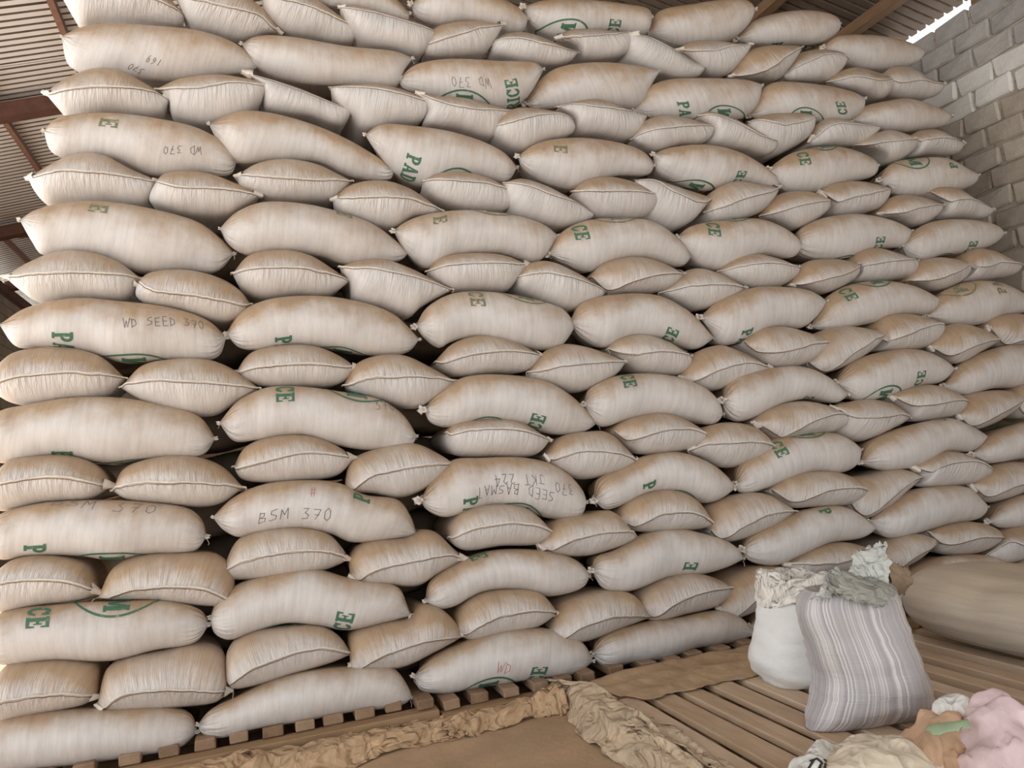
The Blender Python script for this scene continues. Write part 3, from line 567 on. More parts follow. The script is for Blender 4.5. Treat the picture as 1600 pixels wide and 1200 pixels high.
ORDER = 'tsabcdefghijklmno'
LROWS, HROWS = 'tacegikmo', 'sbdfhjln'
ORD = 'first second third fourth fifth sixth seventh eighth ninth tenth eleventh twelfth thirteenth'.split()
sacks = {}
def build_sack(line):
    i, kind, L, tp, R, bt, sm = line.split('|')
    L, R = _pts(L)[0], _pts(R)[0]; tp, bt, sm = _pts(tp), _pts(bt), _pts(sm)
    if abs(bt[0][0] - L[0]) > abs(bt[-1][0] - L[0]): bt = bt[::-1]
    k = Sack(); k.id, k.kind = i, kind
    N = 52 if kind == 'L' else 46
    allp = np.array([L] + tp + [R] + bt)
    cx, cy = (allp.min(0) + allp.max(0)) / 2
    n_lean = np.array([0, -1.0, LEAN])
    c = hit(cx, cy, (0, Y0, 0), n_lean)                       # centre on the leaning face of the stack
    v = CAM - c; v[0] = 0; v /= np.linalg.norm(v)             # front direction, square to the stack's length
    T = np.array([hit(x, y, c, v) for x, y in spline([L] + tp + [R], N)])
    B = np.array([hit(x, y, c, v) for x, y in spline([L] + bt + [R], N)])
    seed = (sum(map(ord, i)) * 13.7) % 50
    C = (T + B) / 2; V = (T - B) / 2; h = np.linalg.norm(V, axis=1); hm = h.max(); pr = np.clip(h / hm, 0, 1)
    S = np.array([hit(x, y, c, v) for x, y in spline([L] + sm + [R], N)]) if sm else C
    back = np.array([0, 1.0, 0])
    if kind == 'L':
        df, db, tip = min(0.13, hm * 1.25), 0.32, 0.010
        th = np.linspace(90, -90, 21) * np.pi / 180; tb = np.linspace(-90, -270, 10)[1:-1] * np.pi / 180
    else:
        df, db, tip = min(0.14, hm * 1.45), 0.66, 0.022
        th = np.linspace(1, -1, 25); th = np.sign(th) * np.abs(th) ** 1.35; tb = np.linspace(-90, -270, 9)[1:-1] * np.pi / 180
    sl = np.linspace(-1, 1, N); ell = (1 - np.abs(sl) ** 3.2 * 0.98) ** 0.5            # the belly rounds off towards both ends
    Cf = C + v * BIAS.get(i, ((seed * 7) % 1 - 0.5) * 0.022) + v * (tip * (1 - pr ** 0.7))[:, None]
    rows = []; vv = []
    if kind == 'L':
        for a in th:
            s_ = np.sin(a)
            rows.append(Cf + V * s_ + v * (df * pr ** 0.7 * ell * max(0, np.cos(a)) ** 0.92)[:, None]); vv.append(a / (np.pi / 2))
    else:
        q0 = np.clip(np.einsum('ij,ij->i', S - B, T - B) / np.maximum(np.einsum('ij,ij->i', T - B, T - B), 1e-9) * 2 - 1, -0.86, 0.86)
        q0 = np.where(pr < 0.12, q0 * pr / 0.12, q0)
        for a in th:
            q = np.where(a >= 0, q0 + a * (1 - q0), q0 + a * (1 + q0))
            g = df * pr ** 0.5 * ell * (0.80 * (1 - np.abs(q) ** 2.3) ** 0.62 + 0.20 * (1 - abs(a)) ** 0.9 * (1 - np.abs(q0) ** 2.3) ** 0.62)
            rows.append(Cf + V * q[:, None] + v * g[:, None]); vv.append(a)
    nf = len(rows)
    for a in tb:
        sq = np.sign(np.sin(a)) * abs(np.sin(a)) ** 0.8
        Cb = C.copy(); Cb[:, 0] = c[0] + (C[:, 0] - c[0]) * 0.90
        rows.append(Cb + V * sq * 0.86 + back * (db * np.clip(pr, 0, 1) ** (0.5 if kind == 'L' else 0.25) * (-np.cos(a)) ** 0.6)[:, None])
        vv.append(2.0 * (a + np.pi) / (-np.pi / 2) * 0 + (-1.0 if a > -np.pi else 1.0))
    P = np.stack(rows, 1)                                     # N x M x 3
    M = P.shape[1]
    # soft lumps of grain
    lum = fbm(P, 6.0, 2, seed) * 0.0075 + noise(P, 16.0, seed) * 0.0022
    wt = np.ones(M); wt[nf:] = 0.2; wt[0] = wt[nf - 1] = 0.35
    P = P + v * (lum * wt[None, :] * np.minimum(1, pr * 1.5)[:, None])[..., None]
    k.P, k.nf, k.v, k.c, k.hm, k.C = P, nf, v, c, hm, Cf
    ul = np.concatenate([[0], np.cumsum(np.linalg.norm(np.diff(C, axis=0), axis=1))]); k.ul = ul
    uv = np.stack([np.repeat((ul + seed)[:, None], M, 1), np.repeat(np.array(vv)[None, :], N, 0)], -1).reshape(-1, 2)
    org = (float(c[0]), float(c[1]), float(B[:, 2].min()))
    faces = grid_faces(N, M, True)
    faces.append(tuple(range(M))); faces.append(tuple(range((N - 1) * M, N * M))[::-1])
    o = mesh_obj('grain_sack', P.reshape(-1, 3), faces, M_LONG if kind == 'L' else M_END, None, org, True, uv)
    if kind == 'L':
        s01 = ul / ul[-1]; ew = np.clip(1 - np.minimum(s01, 1 - s01) / 0.16, 0, 1) ** 1.2
        at = o.data.attributes.new('endw', 'FLOAT', 'POINT'); at.data.foreach_set('value', np.repeat(ew, M).astype(np.float32))
    k.o = o
    # ring arc lengths on the front, measured from the middle row upwards
    fr = P[:, :nf]; mid = nf // 2
    seg = np.linalg.norm(np.diff(fr, axis=1), axis=2); cum = np.concatenate([np.zeros((N, 1)), np.cumsum(seg, 1)], 1)
    k.arc = cum[:, mid:mid + 1] - cum                          # + above, - below
    # normals
    du = np.gradient(fr, axis=0); dv = np.gradient(fr, axis=1); nn = np.cross(du, dv); nn /= np.linalg.norm(nn, axis=2)[..., None] + 1e-9
    if (nn[N // 2, mid] @ v) < 0: nn = -nn
    k.nn, k.fr = nn, fr
    sacks[i] = k
    if kind == 'H': add_seam(k, S, q0, seed)
    else: add_tied_ends(k, seed)
    return k

def add_seam(k, S, q0, seed):
    """the sewn fold: a flat strip standing out of the sack's mouth, and the dark row of stitches under it"""
    N = len(k.ul); mid = k.nf // 2
    r = np.random.default_rng(int(seed * 10) + 1)
    X = np.arange(N)
    base = k.fr[:, mid] - k.v * 0.004 + k.nn[:, mid] * 0
    up = k.fr[:, mid - 1] - k.fr[:, mid + 1]; up /= np.linalg.norm(up, axis=1)[:, None] + 1e-9
    up[:3] = up[3]; up[-3:] = up[-4]
    wob = noise(np.stack([k.ul * 22, np.zeros(N), np.zeros(N)], 1), 1.0, seed)
    wv_ = 0.0045 * noise(np.stack([k.ul * 14, np.zeros(N) + 3, np.zeros(N)], 1), 1.0, seed) + 0.0024 * noise(np.stack([k.ul * 45, np.zeros(N) + 7, np.zeros(N)], 1), 1.0, seed)
    base = base + up * wv_[:, None]
    out = k.v[None, :] * (0.0125 + 0.002 * wob)[:, None]
    tilt = up * (0.0065 + 0.0035 * noise(np.stack([k.ul * 9, np.ones(N), np.zeros(N)], 1), 1.0, seed))[:, None]
    tipv = base + out + tilt
    th = 0.0036
    ring = np.stack([base + up * th, tipv + up * th * 0.9, tipv - up * th * 0.6, base - up * th], 1)
    # the strip runs on a little past both corners
    e0 = ring[:1] - XD * 0.010 + k.v * 0.003 - np.array([0, 0, .003]); e1 = ring[-1:] + XD * 0.010 + k.v * 0.003 - np.array([0, 0, .003])
    ring = np.concatenate([e0, ring, e1], 0)
    f = grid_faces(N + 2, 4, True); f.append((0, 1, 2, 3)); f.append(tuple(range((N + 1) * 4, (N + 2) * 4))[::-1])
    child_of(k.o, 'seam_fold', ring.reshape(-1, 3), f, M_SEAM, True)
    line = base[1:-1] - up[1:-1] * (th + 0.0006) + k.v * 0.0056
    v_, f_ = tube(line, 0.0013, 4)
    child_of(k.o, 'stitch_line', v_, f_, M_STITCH)
    for e_, pr_ in ((0, 0.62), (-1, 0.40)):
        if r.random() < pr_: add_ear(k, e_, r, seed)
    if r.random() < 0.5: add_thread(k, ring[-1, 1] if r.random() < 0.55 else ring[0, 1], r)

def add_ear(k, e_, r, seed):
    """the corner of the mouth, rolled into a little tube"""
    m_ = k.nf // 2; p = k.fr[e_, m_]; q = k.fr[4 if e_ == 0 else -5, m_]
    ax = p - q; ax /= np.linalg.norm(ax) + 1e-9; ax = ax + k.v * 0.55; ax /= np.linalg.norm(ax)
    a = np.cross(ax, np.array([0, 0, 1.0])); a /= np.linalg.norm(a); b = np.cross(ax, a); sc = r.uniform(0.75, 1.2)
    prof = [(-0.050, 0.034), (-0.030, 0.028), (-0.012, 0.021), (0.002, 0.017), (0.009, 0.0185), (0.008, 0.012), (-0.010, 0.009)]
    n = 14; V_ = []
    for z_, (d, rad) in enumerate(prof):
        for j in range(n):
            t_ = 2 * np.pi * j / n; rr = rad * sc * (1 + 0.16 * math.sin(4 * t_ + seed + z_ * .4) + 0.08 * math.sin(7 * t_ + 3 * seed))
            V_.append(p + ax * (d * sc + 0.003 * math.sin(3 * t_ + seed)) + a * rr * math.cos(t_) + b * rr * 0.62 * math.sin(t_))
    f = grid_faces(len(prof), n, True); f.append(tuple(range((len(prof) - 1) * n, len(prof) * n)))
    child_of(k.o, 'rolled_corner', V_, f, M_TIE)

def add_thread(k, p, r):
    n = 6; ln = r.uniform(0.025, 0.06)
    q = [p]
    for j in range(1, n):
        q.append(q[-1] + np.array([r.uniform(-.006, .006), -abs(r.uniform(0, .004)), -ln / n]))
    v_, f_ = tube(np.array(q), 0.0014, 4)
    child_of(k.o, 'loose_thread', v_, f_, M_THREAD)

def add_tied_ends(k, seed):
    r = np.random.default_rng(int(seed * 10) + 2)
    for e, sgn in ((0, -1.0), (-1, 1.0)):
        p = k.fr[e, k.nf // 2].copy()
        inner = k.C[3 if e == 0 else -4]
        ax = p - inner; ax /= np.linalg.norm(ax) + 1e-9
        ax = ax * 0.7 + k.v * 0.55 - np.array([0, 0, 0.12]); ax /= np.linalg.norm(ax)
        a = np.cross(ax, np.array([0, 0, 1.0])); a /= np.linalg.norm(a); b = np.cross(ax, a)
        sc = r.uniform(0.45, 0.8) if (e == -1 or k.c[0] < 1.3) else r.uniform(0.9, 1.35); p = p - ax * 0.012
        prof = [(-0.016, 0.020), (-0.004, 0.015), (0.004, 0.0115), (0.014, 0.016), (0.026, 0.022), (0.023, 0.012), (0.006, 0.005)]
        n = 14; V_ = []
        for q, (d, rad) in enumerate(prof):
            for j in range(n):
                t_ = 2 * np.pi * j / n
                rr = rad * sc * (1 + 0.28 * math.sin(5 * t_ + seed + q * 0.5) * (0.3 + q / 5) + 0.10 * math.sin(3 * t_ + 2 * seed))
                V_.append(p + ax * (d * sc + 0.004 * math.sin(4 * t_ + seed)) + a * rr * math.cos(t_) + b * rr * 0.75 * math.sin(t_))
        f = grid_faces(len(prof), n, True); f.append(tuple(range((len(prof) - 1) * n, len(prof) * n)))
        child_of(k.o, 'tied_end', V_, f, M_TIE)
        if r.random() < 0.45: add_thread(k, p + ax * 0.01 * sc, r)

# ---------------------------------------------------------------- print and handwriting on the sacks
def locate(k, x, y):
    d = (k.fr.reshape(-1, 3) - CAM) @ RW                       # camera coordinates
    px = d[:, 0] / d[:, 2] * F + 800; py = d[:, 1] / d[:, 2] * F + 600
    # only rows that face the camera
    fac = np.einsum('ij,ij->i', k.nn.reshape(-1, 3), CAM - k.fr.reshape(-1, 3)) > 0
    e = (px - x) ** 2 + (py - y) ** 2 + np.where(fac, 0, 1e5)
    j = np.argsort(e)[:4]; wts = 1 / (np.sqrt(e[j]) + 0.3); wts /= wts.sum()
    a, b = j // k.fr.shape[1], j % k.fr.shape[1]
    return float((k.ul[a] * wts).sum()), float((k.arc[a, b] * wts).sum())
def surf(k, U, A, off=0.0016):
    """points on the sack at length U and girth A (metres, + up)"""
    U = np.asarray(U, float).ravel(); A = np.asarray(A, float).ravel()
    N = len(k.ul); fi = np.interp(U, k.ul, np.arange(N)); i0 = np.clip(fi.astype(int), 0, N - 2); t = (fi - i0)[:, None]
    res = []
    for m_, i_ in enumerate(i0):
        out = []
        for q in (i_, i_ + 1):
            arc = k.arc[q]; fj = np.interp(-A[m_], -arc, np.arange(len(arc))); j0 = min(int(fj), len(arc) - 2); s = fj - j0
            p = k.fr[q, j0] * (1 - s) + k.fr[q, j0 + 1] * s; n_ = k.nn[q, j0] * (1 - s) + k.nn[q, j0 + 1] * s
            ex = 0.0
            if A[m_] > arc[0]: ex = A[m_] - arc[0]
            if A[m_] < arc[-1]: ex = arc[-1] - A[m_]
            out.append(p + n_ * off + np.array([0, 1.0, 0]) * ex)
        res.append(out[0] * (1 - t[m_]) + out[1] * t[m_])
    return np.array(res)
def bx_(x0, y0, x1, y1): return [(x0, y0), (x1, y0), (x1, y1), (x0, y1)]
def sector(cx, cy, rx, ry, ix, iy, a0, a1, n=8):
    out = []; A = np.radians(np.linspace(a0, a1, n + 1))
    for p, q in zip(A[:-1], A[1:]):
        out.append([(cx + ix * math.cos(p), cy + iy * math.sin(p)), (cx + rx * math.cos(p), cy + ry * math.sin(p)), (cx + rx * math.cos(q), cy + ry * math.sin(q)), (cx + ix * math.cos(q), cy + iy * math.sin(q))])
    return out
GLYPH = {
 'E': [bx_(.08, 0, .36, 1), bx_(0, 0, .80, .15), bx_(0, .85, .80, 1), bx_(.36, .43, .60, .57), bx_(.52, .32, .61, .68), [(.66, .15), (.80, .15), (.80, .36), (.70, .36)], [(.66, .85), (.70, .64), (.80, .64), (.80, .85)]],
 'C': sector(.45, .5, .44, .52, .17, .34, 42, 318, 12) + [[(.64, .64), (.82, .62), (.82, 1), (.72, .98)], [(.60, .20), (.72, .04), (.85, .34), (.72, .36)]],
 'I': [bx_(.10, 0, .36, 1), bx_(0, 0, .46, .14), bx_(0, .86, .46, 1)],
 'P': [bx_(.10, 0, .37, 1), bx_(0, 0, .50, .14), bx_(0, .86, .42, 1)] + sector(.42, .70, .42, .30, .14, .14, -90, 90, 8) + [bx_(.36, .40, .44, .56), bx_(.36, .84, .44, 1)],
 'R': [bx_(.10, 0, .37, 1), bx_(0, 0, .46, .14), bx_(0, .86, .42, 1)] + sector(.42, .73, .38, .27, .13, .12, -90, 90, 8) + [bx_(.36, .46, .44, .61), bx_(.36, .85, .44, 1), [(.42, .46), (.62, 0), (.92, 0), (.64, .50)], bx_(.60, 0, .96, .13)],
 'A': [[(.06, 0), (.24, 0), (.50, 1), (.34, 1)], [(.56, 0), (.86, 0), (.58, 1), (.34, 1)], bx_(.24, .24, .66, .37), bx_(-.02, 0, .32, .13), bx_(.50, 0, .94, .13)],
 'D': [bx_(.08, 0, .35, 1), bx_(0, 0, .40, .14), bx_(0, .86, .40, 1)] + sector(.38, .5, .46, .5, .18, .36, -90, 90, 10),
 'M': [bx_(.06, 0, .24, 1), bx_(.80, 0, 1.06, 1), [(.10, 1), (.34, 1), (.66, .16), (.48, .16)], [(.48, .16), (.66, .16), (1.0, 1), (.78, 1)], bx_(0, 0, .32, .12), bx_(.74, 0, 1.12, .12), bx_(0, .88, .30, 1), bx_(.82, .88, 1.12, 1)],
}
ADV = {'E': .90, 'C': .96, 'I': .54, 'P': .94, 'R': 1.02, 'A': 1.0, 'D': .94, 'M': 1.15}
LH, LW = 0.086, 0.062            # letter height and the metres per unit of letter width
def quads_to_mesh(k, quads, off=0.0018, n=3):
    V_, Fc, U, A = [], [], [], []
    for q in quads:
        q = np.asarray(q, float); e = max(np.linalg.norm(q[1] - q[0]), np.linalg.norm(q[2] - q[1]), np.linalg.norm(q[3] - q[2]), np.linalg.norm(q[0] - q[3]))
        m_ = 1 if e < 0.012 else (2 if e < 0.03 else (4 if e < 0.07 else 8))
        g = np.linspace(0, 1, m_ + 1); b0 = len(U)
        for s in g:
            for t in g:
                p = (1 - s) * ((1 - t) * q[0] + t * q[1]) + s * ((1 - t) * q[3] + t * q[2]); U.append(p[0]); A.append(p[1])
        Fc += grid_faces(m_ + 1, m_ + 1, False, False, b0)
    return surf(k, U, A, off), Fc
def text_quads(txt, anchor, u0, a0, dr):
    """letters run down the sack (cw) or up it (ccw)"""
    pos, x = [], 0.0
    for ch in txt: pos.append(x); x += ADV[ch]
    ref = pos[anchor] + ADV[txt[anchor]] * 0.47; out = []
    for ch, p in zip(txt, pos):
        for q in GLYPH[ch]:
            qq = []
            for gx, gy in q:
                X, Y = (p + gx - ref) * LW, (gy - 0.5) * LH
                qq.append((u0 + Y, a0 - X) if dr == 'cw' else (u0 - Y, a0 + X))
            out.append(qq)
    return out
def oval_quads(u0, a0, side):
    rx, ry, w_ = 0.175, 0.145, 0.0115
    ca = a0 + ry if side == 't' else a0 - ry
    out = []
    for q in sector(u0, ca, rx, ry, rx - w_, ry - w_, 0, 360, 44): out.append(q)
    txt_dir = 'cw' if side == 't' else 'ccw'
    for q in GLYPH['M']:                                       # the letter in the oval ends close to its rim
        qq = []
        for gx, gy in q:
            X, Y = (1.12 - gx) * 0.098, (gy - 0.5) * 0.102
            qq.append((u0 + Y, a0 + 0.030 + X) if side == 't' else (u0 - Y, a0 - 0.030 - X))
        out.append(qq)
    return out
STROKE = {
 'W': [[(0, 1), (.2, 0), (.45, .7), (.6, .05), (.95, 1)]], 'D': [[(.1, 1), (.1, 0)], [(0, 1), (.6, .8), (.7, .3), (.1, 0)]],
 'S': [[(.75, .95), (.2, .85), (.15, .6), (.7, .4), (.6, .1), (0, .05)]], 'E': [[(.7, 1), (.1, 1), (.1, 0), (.75, 0)], [(.1, .5), (.6, .5)]],
 'B': [[(.2, 1), (.05, 0)], [(.15, .95), (.6, .9), (.55, .6), (.15, .5), (.7, .4), (.65, .1), (0, 0)]], 'M': [[(0, 0), (.1, .9), (.4, .4), (.7, 1), (.75, 0)]],
 'A': [[(0, 0), (.35, 1), (.7, 0)], [(.15, .4), (.6, .4)]], 'T': [[(0, 1), (.8, 1)], [(.4, 1), (.4, 0)]], 'J': [[(0, 1), (.8, 1)], [(.5, 1), (.5, .1), (.2, 0), (.05, .2)]],
 'K': [[(.1, 1), (.1, 0)], [(.7, 1), (.15, .5), (.7, 0)]], '3': [[(.05, .95), (.6, .95), (.25, .6), (.65, .35), (.5, .05), (0, .05)]], '7': [[(0, .95), (.7, .95), (.3, 0)], [(.15, .45), (.6, .45)]],
 '0': [[(.35, 1), (.05, .7), (.1, .15), (.4, 0), (.65, .3), (.6, .8), (.35, 1)]], '1': [[(.3, 1), (.3, 0)]], '6': [[(.5, 1), (.15, .6), (.1, .2), (.4, 0), (.6, .25), (.4, .5), (.12, .35)]],
 '9': [[(.6, .6), (.3, .45), (.1, .7), (.3, 1), (.6, .9), (.55, .3), (.4, 0)]], '2': [[(.05, .8), (.3, 1), (.6, .75), (.05, 0), (.7, 0)]], '4': [[(.5, 0), (.5, 1), (0, .35), (.75, .35)]],
 '#': [[(.3, 1), (.2, 0)], [(.65, 1), (.55, 0)], [(.05, .68), (.85, .72)], [(0, .3), (.8, .34)]], '_': []}
def script_quads(k, txt, p0, p1, flip, wid=0.0034):
    u0, a0 = locate(k, *p0); u1, a1 = locate(k, *p1)
    d = np.array([u1 - u0, a1 - a0]); ln = np.linalg.norm(d); d /= ln; up = np.array([-d[1], d[0]])
    adv = ln / len(txt); hgt = min(adv * 1.35, 0.06); out = []
    r = np.random.default_rng(len(txt) * 7 + int(p0[0]))
    for q, ch in enumerate(txt):
        o_ = np.array([u0, a0]) + d * adv * (q + 0.05) + up * (r.uniform(-.10, .10) - .5) * hgt; sc = r.uniform(.85, 1.1)
        for st in STROKE[ch]:
            p = np.array([o_ + d * x * adv * 0.92 + up * y * hgt * sc for x, y in st])
            for s, e in zip(p[:-1], p[1:]):
                t = e - s; t /= np.linalg.norm(t) + 1e-9; nrm = np.array([-t[1], t[0]]) * wid / 2; s2, e2 = s - t * wid * .3, e + t * wid * .3
                out.append([s2 - nrm, e2 - nrm, e2 + nrm, s2 + nrm])
    return out

for ln in SACKS.strip().split('\n'): build_sack(ln)
look = {}
for ln in PRINTS.strip().split('\n'):
    w_ = ln.split(); k = sacks[w_[0]]; faded = w_[-1] == 'f'
    xy = lambda s: tuple(map(float, s.split(',')))
    L_ = look.setdefault(w_[0], [])
    if w_[1] == 'T':
        u0, a0 = locate(k, *xy(w_[4])); v_, f_ = quads_to_mesh(k, text_quads(w_[2], int(w_[3]), u0, a0, w_[5]))
        o = child_of(k.o, 'printed_letters', v_, f_, M_FADED if faded else M_GREEN, False)
        o['label'] = ('faded' if faded else 'green') + ' printed letters'
        L_.insert(0, ('faded ' if faded else 'green ') + w_[2])
    elif w_[1] == 'O':
        u0, a0 = locate(k, *xy(w_[3])); v_, f_ = quads_to_mesh(k, oval_quads(u0, a0, w_[2]))
        o = child_of(k.o, 'printed_emblem', v_, f_, M_FADED if faded else M_GREEN, False)
        o['label'] = ('faded' if faded else 'green') + ' oval emblem with a letter M'
        L_.append('oval')
    else:
        txt = w_[2]; v_, f_ = quads_to_mesh(k, script_quads(k, txt, xy(w_[3]), xy(w_[4]), w_[5] == '1'), 0.0012)
        o = child_of(k.o, 'handwriting', v_, f_, M_REDPEN if w_[6] == 'r' else M_PENCIL, False)
        o['label'] = ('red' if w_[6] == 'r' else 'dark') + ' handwriting'
        L_.insert(0, 'handwritten ' + txt.replace('_', ' ').replace('#', 'red mark'))

def nth(j, n): return 'leftmost' if j == 0 else ('rightmost' if j == n - 1 else ORD[j] + ' from left')
for rows, kindword, grp in ((LROWS, 'lengthwise', 'lengthwise sacks in the stack'), (HROWS, 'end-on', 'end-on sacks in the stack')):
    for q, rw in enumerate(rows):
        ids = sorted([i for i in sacks if i[0] == rw], key=lambda i: sacks[i].c[0])
        where = ('top' if q == 0 else 'bottom' if q == len(rows) - 1 else ORD[q]) + ' ' + kindword + ' row' + ('' if q in (0, len(rows) - 1) else ' down')
        for j, i in enumerate(ids):
            k = sacks[i]
            if kindword == 'lengthwise':
                lk = look.get(i)
                lab = 'plain white sack' if not lk else 'white sack with ' + ' and '.join(lk[:2])
                if len((lab + nth(j, len(ids)) + where).split()) > 14 and lk: lab = 'white sack with ' + lk[0]
                if len((lab + ' , ' + nth(j, len(ids)) + ' in ' + where).split()) > 17: lab = 'sack with ' + lk[0].replace('handwritten ', 'pencilled ')
            else:
                dz = k.fr[-1, k.nf // 2, 2] - k.fr[0, k.nf // 2, 2]; mz = k.fr[len(k.ul) // 2, k.nf // 2, 2] - (k.fr[-1, k.nf // 2, 2] + k.fr[0, k.nf // 2, 2]) / 2
                lab = 'white sack, seam ' + ('rising' if dz > 0.05 else 'falling' if dz < -0.05 else 'arched' if mz > 0.025 else 'level')
            tag(k.o, f'{lab}, {nth(j, len(ids))} in {where}', 'sack', grp)
# ---------------------------------------------------------------- the shed
M_FLOOR = plain('dusty_floor', (0.46, 0.32, 0.205), 0.9, 0.16, 3.0, 0.5, 30.0, 0.006, 0.15)
M_GROUND = plain('yard_concrete', (0.60, 0.59, 0.575), 0.95, 0.12, 0.8, 0, 1, 1, 0.1)
M_MORTAR = plain('earth_mortar', (0.34, 0.29, 0.235), 0.95, 0.25, 9.0, 0.8, 30.0, 0.012, 0.1)
M_BRICK = tinted('rough_block', [(0.0, (0.38, 0.325, 0.26)), (0.5, (0.52, 0.465, 0.395)), (1.0, (0.64, 0.59, 0.52))], 0.9, 6.0, 0.8, 26, 0.014)
M_BRICKW = tinted('whitewashed_block', [(0.0, (0.80, 0.80, 0.77)), (0.4, (0.89, 0.89, 0.87)), (1.0, (0.92, 0.92, 0.91))], 0.85, 6.0, 0.8, 26, 0.014)
M_BRICKG = tinted('grey_block', [(0.0, (0.38, 0.37, 0.36)), (0.5, (0.50, 0.49, 0.475)), (1.0, (0.62, 0.60, 0.57))], 0.9, 6.0, 0.8, 26, 0.014)
M_ROOF = tinted('roof_sheet_metal', [(0.0, (0.70, 0.66, 0.61)), (0.5, (0.78, 0.74, 0.69)), (1.0, (0.83, 0.79, 0.74))], 0.55, 1.5, 0.1, 12, 0.004, (1, 1, 1))
M_ROOFR = tinted('old_roof_sheet', [(0.0, (0.10, 0.075, 0.055)), (0.5, (0.14, 0.105, 0.078)), (1.0, (0.18, 0.14, 0.105))], 0.6, 1.5, 0.2, 12, 0.004, (1, 1, 1))
M_RIB = plain('shaded_rib', (0.20, 0.145, 0.11), 0.75, 0.25, 6.0)  # dark brown puts the shade of the grooves into the rib colour
M_STEEL = plain('rusty_steel', (0.115, 0.052, 0.036), 0.7, 0.25, 10.0, 0.2, 40.0, 0.003)
M_STEEL2 = plain('brown_steel', (0.24, 0.125, 0.085), 0.7, 0.25, 10.0, 0.2, 40.0, 0.003)
M_BEAM = plain('roof_timber', (0.25, 0.155, 0.09), 0.8, 0.2, 4.0, 0.4, 30.0, 0.006, 0.2, (6, 1, 6))
XW, ZW = 6.0, 4.53                # right wall: inner face and top
XR, ZR, PT = 1.30, 6.06, 0.262    # ridge
XL = -3.62
def brick_wall_mat(c1=(0.34, 0.25, 0.17, 1), c2=(0.24, 0.18, 0.13, 1), mo=(0.16, 0.12, 0.09, 1)):
    t = NT('far_brickwork'); g = t.n('ShaderNodeTexCoord').outputs['Object']
    sw = t.n('ShaderNodeSeparateXYZ'); t.l(g, sw.inputs[0]); cb_ = t.n('ShaderNodeCombineXYZ')
    t.l(t.math('ADD', sw.outputs[0], sw.outputs[1]), cb_.inputs[0]); t.l(sw.outputs[2], cb_.inputs[1])
    b_ = t.n('ShaderNodeTexBrick'); t.l(cb_.outputs[0], b_.inputs['Vector']); b_.inputs['Scale'].default_value = 1.0
    b_.inputs['Color1'].default_value = c1; b_.inputs['Color2'].default_value = c2; b_.inputs['Mortar'].default_value = mo
    b_.inputs['Brick Width'].default_value = 0.34; b_.inputs['Row Height'].default_value = 0.1775; b_.inputs['Mortar Size'].default_value = 0.012
    t.l(b_.outputs[0], t.b.inputs['Base Color']); t.b.inputs['Roughness'].default_value = 0.9
    return t.m
# floor and yard
v_, f_ = box((1.2, 7.0, -0.175), (9.9, 24.0, 0.15)); o = mesh_obj('floor', v_, f_, M_FLOOR, None, None, False); o['kind'] = 'structure'
v_, f_ = box((0, 5, -0.62), (90, 90, 0.5)); o = mesh_obj('ground', v_, f_, M_GROUND, None, None, False); o['kind'] = 'structure'
# right wall: bricks one by one where they show, a plain core behind them
wall = empty('wall_right', (XW, 5, 0)); wall['kind'] = 'structure'
v_, f_ = box((XW + 0.115, 6.2, (ZW - 0.02) / 2 - 0.09), (0.19, 14.4, ZW - 0.02 + 0.16)); child_of(wall, 'mortar_core', v_, f_, brick_wall_mat((0.50, 0.45, 0.38, 1), (0.42, 0.37, 0.31, 1), (0.34, 0.29, 0.235, 1)), False)
CH = 0.1775; r_ = np.random.default_rng(12)
proto = []
for q in range(6):
    V_, Fc = bev_box((0, 0, 0), (0.075, 0.336, CH - 0.008), 0.016, 0.011)
    me_o = mesh_obj('brick', V_, Fc, M_BRICK, None, None, False); proto.append(me_o.data); bpy.data.objects.remove(me_o)
protow = []
for mat in (M_BRICKW, M_BRICKG):
    for q in range(4):
        d_ = proto[q].copy(); d_.materials.clear(); d_.materials.append(mat); protow.append(d_)
ztop = ZW
def course_z(c): return ztop - CH * (c + 0.5)
def course_white(c, y):
    z = course_z(c)
    if 3.66 < z < 4.04: return 0.93
    if 3.40 < z <= 3.70: return 0.22
    return 0.04 if z > 2.9 else 0.10
for c in range(18):
    z = course_z(c); y = 2.3 - (c % 2) * 0.17 + r_.uniform(-.03, .03)
    while y < 6.9 - 0.12 * c:
        white = r_.random() < course_white(c, y)
        if z > 4.04: d_ = protow[4 + r_.integers(4)]
        else: d_ = protow[r_.integers(4)] if white else (proto[r_.integers(6)] if z < 3.75 else protow[4 + r_.integers(4)])
        o = bpy.data.objects.new('brick', d_); COL.objects.link(o); o.parent = wall
        o.location = (XW + 0.026 + r_.uniform(-.012, .014) - XW, y - 5, z + r_.uniform(-.006, .006))
        o.rotation_euler = (r_.uniform(-.035, .035), r_.uniform(-.02, .02), r_.uniform(-.03, .03)); o.scale = (1, r_.uniform(0.93, 1.0), r_.uniform(.94, 1.0))
        y += 0.345
# left and back walls (far off, behind the stack)
M_FAR = brick_wall_mat()
for nm, c, s in (('wall_left', (XL - 0.1, 13.6, 2.05), (0.2, 8.2, 4.7)), ('wall_back', (1.2, 17.8, 2.7), (9.8, 0.2, 6.0))):
    v_, f_ = box(c, s); o = mesh_obj(nm, v_, f_, M_FAR, None, None, False); o['kind'] = 'structure'
for c, s in (((-2.85, -5.0, 2.4), (1.5, 0.2, 5.0)), ((5.4, -5.0, 2.4), (1.2, 0.2, 5.2)), ((1.55, -5.0, 5.55), (7.4, 0.2, 1.3))):  # unseen wall with a doorway, added behind the camera to cut front light
    v_, f_ = box(c, s); o = mesh_obj('added_front_wall', v_, f_, M_FAR, None, None, False); o['kind'] = 'structure'
